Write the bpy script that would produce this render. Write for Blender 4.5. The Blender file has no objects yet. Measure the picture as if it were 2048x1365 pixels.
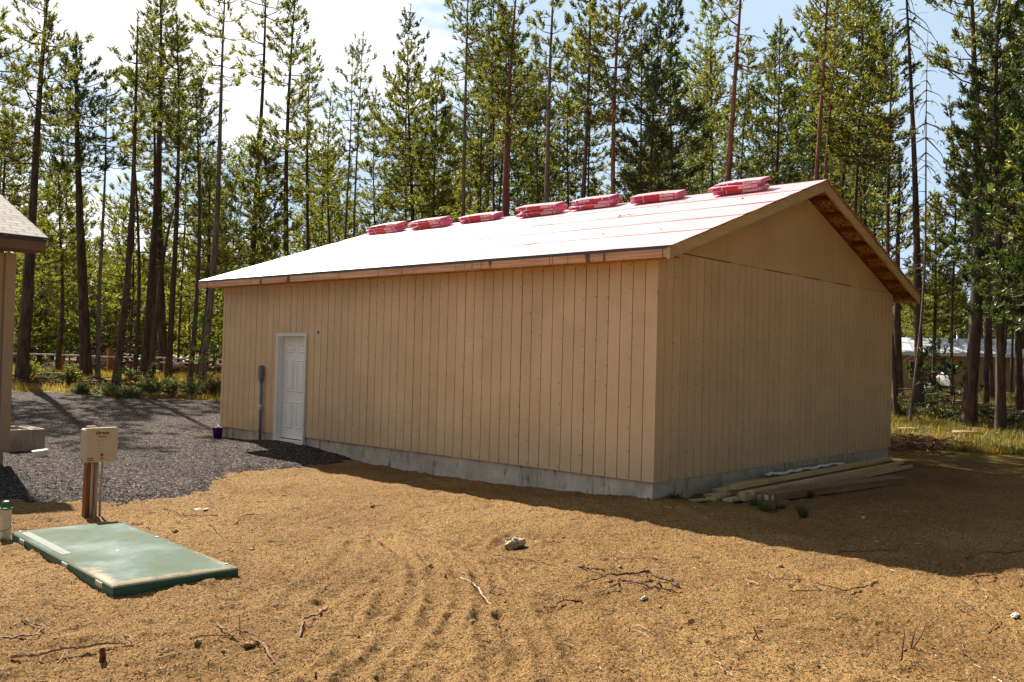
import bpy, math, random
import numpy as np
from mathutils import Matrix, Vector

# ------------------------------------------------------------------ camera, sky, sun, exposure
CAM = np.array([-10.3365, -6.7612, 1.5913])
YAW, PITCH, ROLL, F = 0.83381, 0.01955, 0.0253, 1818.2
SUN_EL = math.radians(41.2)
SUN_AZ = math.radians(14.9)          # from +Y towards +X
SUN_STRENGTH = 5.0
SKY_STRENGTH = 0.05
EXPOSURE = 1.42

sc = bpy.context.scene
COL = sc.collection


def cam_axes():
    f = np.array([math.sin(YAW)*math.cos(PITCH), math.cos(YAW)*math.cos(PITCH), math.sin(PITCH)])
    r = np.array([math.cos(YAW), -math.sin(YAW), 0.0])
    u = np.cross(r, f)
    c, s = math.cos(ROLL), math.sin(ROLL)
    return c*r+s*u, -s*r+c*u, f


AR, AU, AF = cam_axes()
camd = bpy.data.cameras.new("camera")
camd.sensor_width = 36.0
camd.lens = F/2048*36.0
camd.clip_start = 0.1
camd.clip_end = 2000
cam = bpy.data.objects.new("camera", camd)
COL.objects.link(cam)
m = Matrix.Identity(4)
for i in range(3):
    m[i][0], m[i][1], m[i][2], m[i][3] = AR[i], AU[i], -AF[i], CAM[i]
cam.matrix_world = m
sc.camera = cam

sd = bpy.data.lights.new("sun", 'SUN')
sd.energy = SUN_STRENGTH
sd.angle = math.radians(0.6)
sd.color = (1.0, 0.93, 0.82)
sun = bpy.data.objects.new("sun", sd)
COL.objects.link(sun)
SV = Vector((math.sin(SUN_AZ)*math.cos(SUN_EL), math.cos(SUN_AZ)*math.cos(SUN_EL), math.sin(SUN_EL)))
sun.rotation_euler = SV.to_track_quat('Z', 'Y').to_euler()

world = bpy.data.worlds.new("World")
sc.world = world
world.use_nodes = True
nt = world.node_tree
nt.nodes.clear()
N = nt.nodes.new
Lk = nt.links.new
out = N('ShaderNodeOutputWorld')
bg = N('ShaderNodeBackground')
sky = N('ShaderNodeTexSky')
sky.sky_type = 'NISHITA'
sky.sun_disc = False
sky.sun_elevation = SUN_EL
sky.sun_rotation = SUN_AZ
sky.altitude = 1300
sky.air_density = 1.0
sky.dust_density = 0.3
sky.ozone_density = 1.0
tc = N('ShaderNodeTexCoord')
mp = N('ShaderNodeMapping')
mp.inputs['Scale'].default_value = (1.0, 1.0, 2.6)
mp.inputs['Rotation'].default_value = (0.25, 0.1, 0.4)
noi = N('ShaderNodeTexNoise')
noi.inputs['Scale'].default_value = 3.2
noi.inputs['Detail'].default_value = 7
noi.inputs['Roughness'].default_value = 0.6
# clouds gather towards the sun's side of the sky
dotn = N('ShaderNodeVectorMath'); dotn.operation = 'DOT_PRODUCT'
dotn.inputs[1].default_value = (-0.25, 0.88, 0.38)
mr = N('ShaderNodeMapRange')
mr.inputs['From Min'].default_value = 0.35
mr.inputs['From Max'].default_value = 0.97
mr.inputs['To Min'].default_value = -0.25
mr.inputs['To Max'].default_value = 0.26
add = N('ShaderNodeMath'); add.operation = 'ADD'
ramp = N('ShaderNodeMapRange')
ramp.inputs['From Min'].default_value = 0.44
ramp.inputs['From Max'].default_value = 0.62
ramp.interpolation_type = 'SMOOTHSTEP'
mix = N('ShaderNodeMix'); mix.data_type = 'RGBA'
mix.inputs['B'].default_value = (10.0, 10.1, 10.3, 1)
Lk(tc.outputs['Generated'], mp.inputs['Vector'])
Lk(mp.outputs['Vector'], noi.inputs['Vector'])
Lk(tc.outputs['Generated'], dotn.inputs[0])
Lk(dotn.outputs['Value'], mr.inputs['Value'])
Lk(noi.outputs['Fac'], add.inputs[0])
Lk(mr.outputs['Result'], add.inputs[1])
Lk(add.outputs[0], ramp.inputs['Value'])
Lk(ramp.outputs['Result'], mix.inputs['Factor'])
dot2 = N('ShaderNodeVectorMath'); dot2.operation = 'DOT_PRODUCT'
dot2.inputs[1].default_value = (0.25, 0.92, 0.15)
mv = N('ShaderNodeMapRange')
mv.inputs['From Min'].default_value = -0.35
mv.inputs['From Max'].default_value = 0.60
mv.inputs['To Min'].default_value = 0.0
mv.inputs['To Max'].default_value = 0.9
veil = N('ShaderNodeMix'); veil.data_type = 'RGBA'
veil.inputs['B'].default_value = (5.0, 6.4, 7.9, 1)
Lk(tc.outputs['Generated'], dot2.inputs[0])
Lk(dot2.outputs['Value'], mv.inputs['Value'])
Lk(mv.outputs['Result'], veil.inputs['Factor'])
hsv = N('ShaderNodeHueSaturation')
hsv.inputs['Saturation'].default_value = 0.72
hsv.inputs['Value'].default_value = 0.62
Lk(sky.outputs['Color'], hsv.inputs['Color'])
Lk(hsv.outputs['Color'], veil.inputs['A'])
Lk(veil.outputs['Result'], mix.inputs['A'])
Lk(mix.outputs['Result'], bg.inputs['Color'])
bg.inputs['Strength'].default_value = SKY_STRENGTH
Lk(bg.outputs['Background'], out.inputs['Surface'])

sc.view_settings.view_transform = 'Standard'
sc.view_settings.look = 'None'
sc.view_settings.exposure = EXPOSURE
sc.view_settings.gamma = 1.0
sc.view_settings.use_curve_mapping = False
sc.render.engine = 'CYCLES'
sc.cycles.max_bounces = 6
sc.cycles.diffuse_bounces = 5
sc.cycles.transparent_max_bounces = 6

# ------------------------------------------------------------------ numbers measured from the photograph
W, L, H = 8.73, 11.06, 3.12
E, G = 0.362, 0.414
ZE, ZP = 3.104, 4.710
SL = (ZP-ZE)/(W/2+E)
FZ = -0.5           # foundation bottom
rng = np.random.default_rng(7)
random.seed(7)


# ------------------------------------------------------------------ numpy noise
_perm = np.random.default_rng(3).permutation(256)
_perm = np.concatenate([_perm, _perm])
_grad = np.random.default_rng(4).uniform(0, 2*math.pi, 256)


def perlin(x, y):
    xi = np.floor(x).astype(int); yi = np.floor(y).astype(int)
    xf = x-xi; yf = y-yi
    u = xf*xf*xf*(xf*(xf*6-15)+10); v = yf*yf*yf*(yf*(yf*6-15)+10)

    def g(ix, iy, fx, fy):
        a = _grad[_perm[(_perm[ix & 255]+iy) & 255]]
        return np.cos(a)*fx+np.sin(a)*fy
    n00 = g(xi, yi, xf, yf); n10 = g(xi+1, yi, xf-1, yf)
    n01 = g(xi, yi+1, xf, yf-1); n11 = g(xi+1, yi+1, xf-1, yf-1)
    return (n00*(1-u)+n10*u)*(1-v)+(n01*(1-u)+n11*u)*v


def fbm(x, y, o=4, r=0.5):
    a, s, t = 1.0, 1.0, 0.0
    for k in range(o):
        t = t+a*perlin(x*s+k*17.3, y*s-k*9.1)
        a *= r; s *= 2.03
    return t


def sstep(a, b, x):
    t = np.clip((x-a)/(b-a), 0, 1)
    return t*t*(3-2*t)


def gz(x, y, fine=False):
    """height of the earth at world x, y"""
    x = np.asarray(x, float); y = np.asarray(y, float)
    r = np.hypot(x-CAM[0], y-CAM[1])
    z = -0.30+0.70*sstep(19, 36, r)
    z = z+0.10*np.exp(-((x+0.1)**2/1.2+(y-8.5)**2/1.6))
    z = z-0.07*np.exp(-((x+0.2)**2/1.5+(y-4.2)**2/5))
    z = z+0.05*np.exp(-((x+0.2)**2/0.8+(y+0.1)**2/1.5))
    lx, ly = (x+6.62), (y-1.30)
    dl = np.maximum(np.abs(lx)-.5, np.abs(ly)-1.28)
    z = z+0.040*np.exp(-(np.clip(dl, 0, 9)/.35)**2)
    far = sstep(20, 30, r)
    z = z+far*0.12*fbm(x*0.22, y*0.22, 3)
    z = z+0.025*fbm(x*0.5+3, y*0.5, 3)*(1-far)
    if fine:
        near = 1-sstep(16, 26, r)
        # raked wheel marks sweeping across the yard
        cx0, cy0 = -16.0, 9.0
        rad = np.hypot(x-cx0, y-cy0)+0.25*perlin(x*0.6, y*0.6)
        m1 = sstep(-0.15, 0.35, perlin(x*0.45+5, y*0.45))
        z = z+near*m1*0.013*np.sin(rad*2*math.pi/0.42)
        q = x*0.35+y*0.94+0.3*perlin(x*0.5, y*0.5+8)
        m2 = sstep(-0.1, 0.4, perlin(x*0.4-9, y*0.4+4))
        z = z+near*m2*0.011*np.abs(np.sin(q*math.pi/0.5))
        z = z+near*0.030*fbm(x*1.6, y*1.6, 3, .55)
        z = z+near*0.014*fbm(x*7.0, y*7.0, 3, .6)
        cl = perlin(x*5.3+40, y*5.3)
        z = z+near*0.022*sstep(0.32, 0.6, cl)-near*0.028*sstep(0.36, 0.62, -cl)
        z = z+near*0.010*fbm(x*31, y*31, 2, .7)
    return z


def ray(px, py):
    return AF+AR*(px-1024)/F-AU*(py-682.5)/F


def gp(px, py):
    """ground point seen at photograph pixel px, py"""
    d = ray(px, py)
    t = 4.0
    while t < 150:
        q = CAM+d*t
        if q[2] < float(gz(q[0], q[1])):
            break
        t += 0.02+t*0.002
    return CAM+d*t


def atD(px, py, D):
    d = ray(px, py)
    return CAM+d*D/math.hypot(d[0], d[1])


def horizon(px):
    return 695+0.0235*px


# ------------------------------------------------------------------ materials
def mat(name, color, rough=0.8, spec=0.3, metal=0.0):
    mm = bpy.data.materials.new(name)
    mm.use_nodes = True
    b = mm.node_tree.nodes['Principled BSDF']
    b.inputs['Base Color'].default_value = (*color, 1)
    b.inputs['Roughness'].default_value = rough
    b.inputs['Specular IOR Level'].default_value = spec
    b.inputs['Metallic'].default_value = metal
    return mm


class NT:
    def __init__(s, mm):
        s.t = mm.node_tree; s.b = s.t.nodes['Principled BSDF']
        s.co = s.t.nodes.new('ShaderNodeTexCoord')

    def vec(s, scale=(1, 1, 1), rot=(0, 0, 0), src='Object'):
        n = s.t.nodes.new('ShaderNodeMapping')
        n.inputs['Scale'].default_value = scale
        n.inputs['Rotation'].default_value = rot
        s.t.links.new(s.co.outputs[src], n.inputs['Vector'])
        return n.outputs['Vector']

    def noise(s, scale, detail=4, rough=0.6, v=None, dist=0.0):
        n = s.t.nodes.new('ShaderNodeTexNoise')
        n.inputs['Scale'].default_value = scale
        n.inputs['Detail'].default_value = detail
        n.inputs['Roughness'].default_value = rough
        n.inputs['Distortion'].default_value = dist
        s.t.links.new(v if v is not None else s.co.outputs['Object'], n.inputs['Vector'])
        return n.outputs['Fac']

    def voro(s, scale, out='Distance', v=None, rand=1.0):
        n = s.t.nodes.new('ShaderNodeTexVoronoi')
        n.inputs['Scale'].default_value = scale
        n.inputs['Randomness'].default_value = rand
        s.t.links.new(v if v is not None else s.co.outputs['Object'], n.inputs['Vector'])
        return n.outputs[out]

    def ramp(s, fac, stops, interp='LINEAR'):
        n = s.t.nodes.new('ShaderNodeValToRGB')
        n.color_ramp.interpolation = interp
        e = n.color_ramp.elements
        while len(e) < len(stops):
            e.new(0.5)
        for k, (p, c) in enumerate(stops):
            e[k].position = p
            e[k].color = (*c, 1) if hasattr(c, '__len__') else (c, c, c, 1)
        s.t.links.new(fac, n.inputs['Fac'])
        return n.outputs['Color']

    def mix(s, fac, a, b, mode='MIX'):
        n = s.t.nodes.new('ShaderNodeMix')
        n.data_type = 'RGBA'; n.blend_type = mode
        for key, v in (('Factor', fac), ('A', a), ('B', b)):
            if isinstance(v, (int, float)):
                n.inputs[key].default_value = v if key == 'Factor' else (v, v, v, 1)
            elif isinstance(v, tuple):
                n.inputs[key].default_value = (*v, 1)
            else:
                s.t.links.new(v, n.inputs[key])
        return n.outputs['Result']

    def math(s, op, a, b=0.0, c=None):
        n = s.t.nodes.new('ShaderNodeMath'); n.operation = op
        for k, v in enumerate((a, b, c)):
            if v is None:
                continue
            if isinstance(v, (int, float)):
                n.inputs[k].default_value = v
            else:
                s.t.links.new(v, n.inputs[k])
        return n.outputs[0]

    def base(s, c):
        s.t.links.new(c, s.b.inputs['Base Color'])

    def rough(s, c):
        s.t.links.new(c, s.b.inputs['Roughness'])

    def bump(s, h, dist=0.01, strength=1.0, prev=None):
        n = s.t.nodes.new('ShaderNodeBump')
        n.inputs['Distance'].default_value = dist
        n.inputs['Strength'].default_value = strength
        s.t.links.new(h, n.inputs['Height'])
        if prev is not None:
            s.t.links.new(prev, n.inputs['Normal'])
        s.t.links.new(n.outputs['Normal'], s.b.inputs['Normal'])
        return n.outputs['Normal']

    def attr(s, name):
        n = s.t.nodes.new('ShaderNodeAttribute')
        n.attribute_name = name
        return n.outputs['Fac']

    def island(s):
        n = s.t.nodes.new('ShaderNodeNewGeometry')
        return n.outputs['Random Per Island']

    def obj_random(s):
        n = s.t.nodes.new('ShaderNodeObjectInfo')
        return n.outputs['Random']


def m_siding(name='siding_paint', col=(0.70, 0.50, 0.30)):
    mm = mat(name, col, 0.75, 0.25); t = NT(mm)
    a = t.noise(1.2, 5, .65)
    streak = t.noise(3.0, 4, .6, t.vec((3, 3, 0.25)))
    c = t.mix(t.ramp(a, [(.3, 0.0), (.7, 1.0)]), tuple(x*0.88 for x in col), tuple(x*1.08 for x in col))
    c = t.mix(t.ramp(streak, [(.5, 0.0), (.75, .35)]), c, tuple(x*0.82 for x in col))
    c = t.mix(1.0, c, t.ramp(t.island(), [(0, 0.93), (1, 1.0)]), 'MULTIPLY')
    sepz = t.t.nodes.new('ShaderNodeSeparateXYZ'); t.t.links.new(t.co.outputs['Object'], sepz.inputs[0])
    # splashes of dried mud, thickest just above the foundation
    mud = t.math('ADD', t.noise(5, 5, .75), t.math('MULTIPLY', sepz.outputs[2], -0.55))
    c = t.mix(t.ramp(mud, [(.10, 0.0), (.42, .30)]), c, tuple(x*0.62 for x in col))
    fine = t.noise(90, 3, .7, t.vec((1, 1, 0.35)))
    c = t.mix(t.ramp(fine, [(.35, .12), (.55, 0.0)]), c, tuple(x*0.6 for x in col))
    t.base(c)
    t.bump(fine, 0.004, 0.8)
    return mm


def m_concrete(name='concrete', col=(0.54, 0.47, 0.37)):
    mm = mat(name, col, 0.9, 0.2); t = NT(mm)
    a = t.noise(2.5, 6, .7)
    b = t.noise(6, 4, .7, t.vec((1.5, 1.5, 0.35)))
    c = t.mix(t.ramp(a, [(.35, 0.0), (.65, 1.0)]), tuple(x*0.7 for x in col), tuple(x*1.15 for x in col))
    c = t.mix(t.ramp(b, [(.56, 0.0), (.68, .75)]), c, (0.07, 0.065, 0.055))
    t.base(c)
    t.bump(t.noise(60, 4, .7), 0.004, 0.6)
    return mm


def m_wood(name, col, dark, scale=1.0, ring=14, axis='x', rough=0.75):
    mm = mat(name, col, rough, 0.25); t = NT(mm)
    sc_ = {'x': (0.5, ring, ring), 'y': (ring, 0.5, ring), 'z': (ring, ring, 0.5)}[axis]
    g = t.noise(scale*1.6, 6, .7, t.vec(sc_), 0.6)
    c = t.mix(t.ramp(g, [(.38, 0.0), (.62, 1.0)]), dark, col)
    k = t.noise(1.3, 3, .5)
    c = t.mix(t.ramp(k, [(.45, 0.0), (.75, .45)]), c, tuple(x*0.6 for x in dark))
    t.base(c)
    t.bump(g, 0.002, .6)
    return mm


def m_dirt():
    mm = mat('dirt', (0.3, 0.18, 0.08), 0.95, 0.12); t = NT(mm)
    big = t.noise(0.55, 5, .6)
    mid = t.noise(6, 5, .7)
    c = t.mix(t.ramp(big, [(.35, 0.0), (.65, 1.0)]), (0.27, 0.142, 0.045), (0.42, 0.240, 0.084))
    c = t.mix(t.ramp(mid, [(.3, 0.5), (.5, 0.0)]), c, (0.26, 0.14, 0.05))
    gr = t.voro(95, 'Color')
    sep = t.t.nodes.new('ShaderNodeSeparateColor'); t.t.links.new(gr, sep.inputs[0])
    c = t.mix(t.ramp(sep.outputs[0], [(.0, .95), (.24, .9), (.30, 0.0), (1, 0.0)]), c, (0.085, 0.046, 0.019))
    c = t.mix(t.ramp(sep.outputs[1], [(.0, 0.0), (.90, 0.0), (.97, .6), (1, .8)]), c, (0.56, 0.41, 0.22))
    # needle litter and grass roots under the trees
    fl = t.attr('floor')
    ln = t.noise(1.1, 6, .7)
    lit = t.mix(t.ramp(ln, [(.36, 0.0), (.6, 1.0)]), (0.07, 0.042, 0.018), (0.25, 0.135, 0.035))
    lit = t.mix(t.ramp(t.noise(0.5, 4, .6, t.vec((1, 1, 1), (0, 0, 1))), [(.52, 0.0), (.64, .7)]), lit, (0.20, 0.19, 0.03))
    lit = t.mix(t.ramp(t.noise(14, 4, .7), [(.3, .8), (.5, 0.0)]), lit, (0.045, 0.03, 0.015))
    c = t.mix(fl, c, lit)
    t.base(c)
    n1 = t.bump(t.voro(48), 0.02, 1.0)
    t.bump(t.noise(110, 3, .8), 0.022, 1.0, n1)
    return mm


def m_gravel():
    mm = mat('gravel', (0.2, 0.18, 0.16), 0.95, 0.08); t = NT(mm)
    cc = t.voro(42, 'Color')
    sep = t.t.nodes.new('ShaderNodeSeparateColor'); t.t.links.new(cc, sep.inputs[0])
    c = t.ramp(sep.outputs[0], [(0, (0.012, 0.011, 0.011)), (.50, (0.038, 0.030, 0.026)), (.80, (0.085, 0.066, 0.054)), (1, (0.30, 0.23, 0.18))])
    big = t.noise(0.7, 4, .6)
    c = t.mix(t.ramp(big, [(.4, 0.0), (.7, .4)]), c, (0.040, 0.034, 0.031))
    t.base(c)
    d = t.voro(42, 'Distance')
    inv = t.math('SUBTRACT', 1.0, d)
    n1 = t.bump(inv, 0.02, 1.0)
    t.bump(t.noise(60, 3, .7), 0.014, 0.9, n1)
    return mm


def m_bark(name, c1, c2):
    mm = mat(name, c1, 0.95, 0.1); t = NT(mm)
    a = t.noise(9, 5, .7, t.vec((1, 1, 0.22)))
    b = t.noise(0.5, 3, .6)
    c = t.mix(t.ramp(a, [(.38, 0.0), (.62, 1.0)]), c1, c2)
    c = t.mix(t.ramp(b, [(.4, 0.0), (.7, .5)]), c, tuple(x*0.55 for x in c1))
    t.base(c)
    t.bump(a, 0.05, 0.9)
    return mm


def m_leaf(name, c1, c2, trans, amt=0.5, scale=0.9):
    mm = bpy.data.materials.new(name); mm.use_nodes = True
    t = NT(mm)
    isl = t.island()
    nz = t.noise(scale, 4, .6)
    orr = t.obj_random()
    f = t.math('ADD', t.math('MULTIPLY', isl, 0.45), t.math('MULTIPLY', nz, 0.7))
    f = t.math('ADD', f, t.math('MULTIPLY', t.math('SUBTRACT', orr, .5), 0.25))
    c = t.ramp(f, [(.3, c1), (.75, c2)])
    tcn = t.mix(1.0, c, trans, 'MULTIPLY')
    nodes = t.t.nodes
    nodes.remove(t.b)
    d = nodes.new('ShaderNodeBsdfDiffuse'); tr = nodes.new('ShaderNodeBsdfTranslucent')
    gl = nodes.new('ShaderNodeBsdfGlossy'); gl.inputs['Roughness'].default_value = 0.5
    gl.inputs['Color'].default_value = (0.8, 0.85, 0.6, 1)
    ms = nodes.new('ShaderNodeMixShader'); ms.inputs['Fac'].default_value = amt
    ms2 = nodes.new('ShaderNodeMixShader'); ms2.inputs['Fac'].default_value = 0.06
    t.t.links.new(c, d.inputs['Color']); t.t.links.new(tcn, tr.inputs['Color'])
    t.t.links.new(d.outputs[0], ms.inputs[1]); t.t.links.new(tr.outputs[0], ms.inputs[2])
    t.t.links.new(ms.outputs[0], ms2.inputs[1]); t.t.links.new(gl.outputs[0], ms2.inputs[2])
    t.t.links.new(ms2.outputs[0], nodes['Material Output'].inputs['Surface'])
    return mm


def m_felt():
    mm = mat('pink_underlayment', (0.6, 0.3, 0.3), 0.42, 0.55); t = NT(mm)
    a = t.noise(3, 5, .6, t.vec((1, 0.25, 1)))
    c = t.mix(t.ramp(a, [(.35, 0.0), (.7, 1.0)]), (0.52, 0.275, 0.285), (0.62, 0.385, 0.39))
    t.base(c)
    t.rough(t.ramp(t.noise(2.0, 4, .6), [(.3, .40), (.7, .52)]))
    wr = t.noise(5, 5, .55, t.vec((1.0, 0.12, 1)))
    t.bump(wr, 0.012, 0.7)
    return mm


def m_fascia():
    mm = m_wood('raw_fascia', (0.78, 0.46, 0.27), (0.52, 0.25, 0.12), 1.0, 16, 'y'); t = NT(mm)
    prev = t.b.inputs['Base Color'].links[0].from_socket
    k = t.noise(1.0, 2, .5, t.vec((1, 5, 1.0)))
    c = t.mix(t.ramp(k, [(.63, 0.0), (.68, .85)]), prev, (0.06, 0.035, 0.03))
    k2 = t.noise(1.0, 1, .4, t.vec((.5, 22, .5)))
    c = t.mix(t.ramp(k2, [(.71, 0.0), (.74, .7)]), c, (0.10, 0.07, 0.06))
    t.base(c)
    return mm


def m_osb():
    mm = mat('strand_board', (0.4, 0.2, 0.08), 0.8, 0.25); t = NT(mm)
    cc = t.voro(16, 'Color', t.vec((1, 2.6, 1), (0, 0, .4)))
    sep = t.t.nodes.new('ShaderNodeSeparateColor'); t.t.links.new(cc, sep.inputs[0])
    t.base(t.ramp(sep.outputs[0], [(0, (0.20, 0.07, 0.02)), (.4, (0.46, 0.20, 0.055)), (.8, (0.68, 0.36, 0.11)), (1, (0.80, 0.52, 0.20))]))
    return mm


M = {}
M['siding'] = m_siding()
M['siding_far'] = m_siding('siding_paint_brown', (0.48, 0.345, 0.215))
M['groove'] = mat('groove_paint', (0.11, 0.062, 0.03), 0.9, 0.1)
M['gable_paint'] = m_siding('gable_paint', (0.64, 0.435, 0.225))
M['trim_paint'] = m_wood('trim_paint', (0.62, 0.46, 0.23), (0.50, 0.35, 0.17), 1, 6, 'x')
M['concrete'] = m_concrete()
M['block'] = m_concrete('block_concrete', (0.36, 0.31, 0.25))
M['fascia'] = m_fascia()
M['black_metal'] = mat('drip_edge', (0.035, 0.037, 0.045), 0.5, 0.5)
M['felt'] = m_felt()
M['lap'] = mat('underlayment_edge', (0.30, 0.05, 0.05), 0.7, 0.2)
M['osb'] = m_osb()
M['redwood'] = m_wood('lookout_wood', (0.36, 0.12, 0.04), (0.20, 0.06, 0.02), 1, 10, 'y')
M['white'] = mat('white_paint', (0.80, 0.80, 0.78), 0.45, 0.5)
M['whitetrim'] = mat('white_trim', (0.74, 0.73, 0.68), 0.5, 0.4)
M['grey_pvc'] = mat('grey_conduit', (0.16, 0.17, 0.19), 0.5, 0.4)
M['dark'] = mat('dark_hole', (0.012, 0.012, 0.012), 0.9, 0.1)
M['nail'] = mat('nail_head', (0.10, 0.06, 0.035), 0.8, 0.2)
M['steel'] = mat('steel', (0.5, 0.5, 0.5), 0.35, 0.5, 0.8)
M['dirt'] = m_dirt()
M['gravel'] = m_gravel()
M['bark_dark'] = m_bark('bark_dark', (0.055, 0.038, 0.030), (0.14, 0.10, 0.075))
M['bark_grey'] = m_bark('bark_grey', (0.10, 0.080, 0.065), (0.26, 0.21, 0.17))
M['bark_red'] = m_bark('bark_red', (0.12, 0.055, 0.038), (0.30, 0.155, 0.11))
M['leaf'] = m_leaf('pine_needles', (0.026, 0.038, 0.011), (0.140, 0.134, 0.036), (2.1, 2.15, 0.85), 0.52)
M['leaf_dark'] = m_leaf('dark_needles', (0.013, 0.025, 0.010), (0.060, 0.074, 0.024), (1.8, 2.0, 0.9), 0.42)
M['leaf_light'] = m_leaf('light_needles', (0.040, 0.053, 0.013), (0.19, 0.18, 0.042), (1.9, 2.0, 0.8), 0.52)
M['grass'] = m_leaf('grass_blades', (0.04, 0.055, 0.018), (0.30, 0.215, 0.05), (1.7, 1.6, 0.8), 0.5, 0.6)
M['shrub'] = m_leaf('shrub_leaves', (0.05, 0.06, 0.03), (0.15, 0.155, 0.075), (1.5, 1.5, 0.9), 0.4, 1.5)
M['wrap_pink'] = mat('pink_wrap', (0.66, 0.17, 0.27), 0.35, 0.6)
M['wrap_top_glare'] = mat('pink_wrap_glare', (0.72, 0.42, 0.47), 0.3, 0.7)  # wrap pink made paler on top faces to paint in the sun glare
M['wrap_red'] = mat('red_wrap', (0.50, 0.006, 0.014), 0.35, 0.4)
M['wrap_magenta'] = mat('magenta_wrap', (0.36, 0.010, 0.08), 0.35, 0.4)
M['ink_white'] = mat('white_ink', (0.95, 0.9, 0.9), 0.5, 0.3)
M['beige'] = mat('beige_enclosure', (0.50, 0.43, 0.30), 0.45, 0.4)
M['ink'] = mat('black_ink', (0.02, 0.02, 0.025), 0.6, 0.2)
M['sticker'] = mat('pale_sticker', (0.62, 0.52, 0.40), 0.5, 0.3)
M['sticker_red'] = mat('red_sticker', (0.45, 0.16, 0.10), 0.5, 0.3)
M['sticker_tan'] = mat('tan_sticker', (0.62, 0.43, 0.24), 0.5, 0.3)
M['sticker_blue'] = mat('blue_sticker', (0.09, 0.08, 0.11), 0.5, 0.3)
M['red_lamp'] = mat('red_lens', (0.35, 0.01, 0.01), 0.2, 0.6)
M['post'] = m_wood('treated_post', (0.30, 0.13, 0.05), (0.17, 0.065, 0.025), 1, 12, 'z')
M['pipe_tan'] = mat('tan_conduit', (0.34, 0.31, 0.25), 0.5, 0.4)
M['pipe_white'] = m_concrete('pale_pipe', (0.62, 0.52, 0.38))
M['green_plastic'] = mat('green_plastic', (0.02, 0.16, 0.07), 0.4, 0.5)
M['purple'] = mat('purple_plastic', (0.10, 0.02, 0.20), 0.4, 0.4)
M['plastic_white'] = mat('white_plastic', (0.80, 0.79, 0.76), 0.4, 0.5)
M['shingle'] = None
M['brown_paint'] = m_siding('brown_fascia_paint', (0.20, 0.125, 0.085))
M['lumber'] = m_wood('yellow_lumber', (0.60, 0.46, 0.25), (0.42, 0.30, 0.14), 1, 10, 'x')
M['beam'] = m_wood('laminated_beam', (0.30, 0.19, 0.10), (0.18, 0.10, 0.05), 1, 12, 'x')
M['stone'] = m_concrete('stone', (0.42, 0.32, 0.19))
M['stick'] = m_wood('dry_stick', (0.36, 0.22, 0.13), (0.13, 0.065, 0.035), 7, 3, 'x')
M['stick_red'] = m_wood('red_stick', (0.19, 0.085, 0.045), (0.07, 0.03, 0.018), 7, 3, 'x')
M['stick_pale'] = m_wood('pale_stick', (0.52, 0.40, 0.27), (0.28, 0.19, 0.12), 7, 3, 'x')
M['far_metal'] = mat('pale_metal_roof', (0.40, 0.40, 0.42), 0.6, 0.3)
M['far_wall'] = m_siding('ochre_wall', (0.46, 0.33, 0.15))
M['glass'] = mat('dark_glass', (0.03, 0.035, 0.04), 0.15, 0.6)
M['cone'] = mat('cone_scales', (0.22, 0.14, 0.09), 0.9, 0.2)
M['fence_post'] = m_wood('rusty_post', (0.40, 0.15, 0.05), (0.22, 0.08, 0.03), 1, 8, 'z')


def m_lid():
    mm = mat('green_fibreglass', (0.05, 0.16, 0.11), 0.7, 0.12); t = NT(mm)
    a = t.noise(1.4, 6, .65)
    c = t.mix(t.ramp(t.noise(5, 4, .6), [(.3, 0.0), (.7, 1.0)]), (0.018, 0.050, 0.031), (0.036, 0.076, 0.048))
    c = t.mix(t.ramp(a, [(.47, 0.0), (.72, .6)]), c, (0.16, 0.155, 0.095))
    # sand blown along the edges and corners
    e = t.attr('dust')
    en = t.math('MULTIPLY', e, t.math('ADD', t.noise(9, 5, .75), t.math('MULTIPLY', t.math('SUBTRACT', t.noise(90, 2, .8), .5), .7)))
    c = t.mix(t.ramp(en, [(.40, 0.0), (.54, .75)]), c, (0.26, 0.18, 0.10))
    sp = t.voro(26)
    c = t.mix(t.ramp(t.math('ADD', sp, t.math('MULTIPLY', t.noise(3, 2, .5), .1)), [(.11, .9), (.15, 0.0)]), c, (0.06, 0.045, 0.03))
    t.base(c)
    t.rough(t.ramp(a, [(.4, .6), (.65, .9)]))
    t.bump(t.noise(60, 3, .6), 0.002, .5)
    return mm


def m_shingle():
    mm = mat('asphalt_shingle', (0.3, 0.27, 0.25), 0.9, 0.25); t = NT(mm)
    b = t.t.nodes.new('ShaderNodeTexBrick')
    b.inputs['Scale'].default_value = 1
    b.inputs['Brick Width'].default_value = 0.28
    b.inputs['Row Height'].default_value = 0.14
    b.inputs['Mortar Size'].default_value = 0.012
    b.inputs['Color1'].default_value = (0.26, 0.225, 0.19, 1)
    b.inputs['Color2'].default_value = (0.40, 0.35, 0.30, 1)
    b.inputs['Mortar'].default_value = (0.06, 0.05, 0.045, 1)
    t.t.links.new(t.co.outputs['Object'], b.inputs['Vector'])
    c = t.mix(t.ramp(t.noise(30, 3, .7), [(.3, .5), (.6, 0.0)]), b.outputs['Color'], (0.14, 0.12, 0.1))
    t.base(c)
    t.bump(b.outputs['Fac'], 0.012, -1.0)
    return mm


M['litter'] = mat('weathered_plastic', (0.62, 0.60, 0.54), .6, .2)
M['clod_single'] = m_concrete('brown_clod', (0.34, 0.20, 0.08))
M['lid'] = m_lid()
M['shingle'] = m_shingle()


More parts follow.
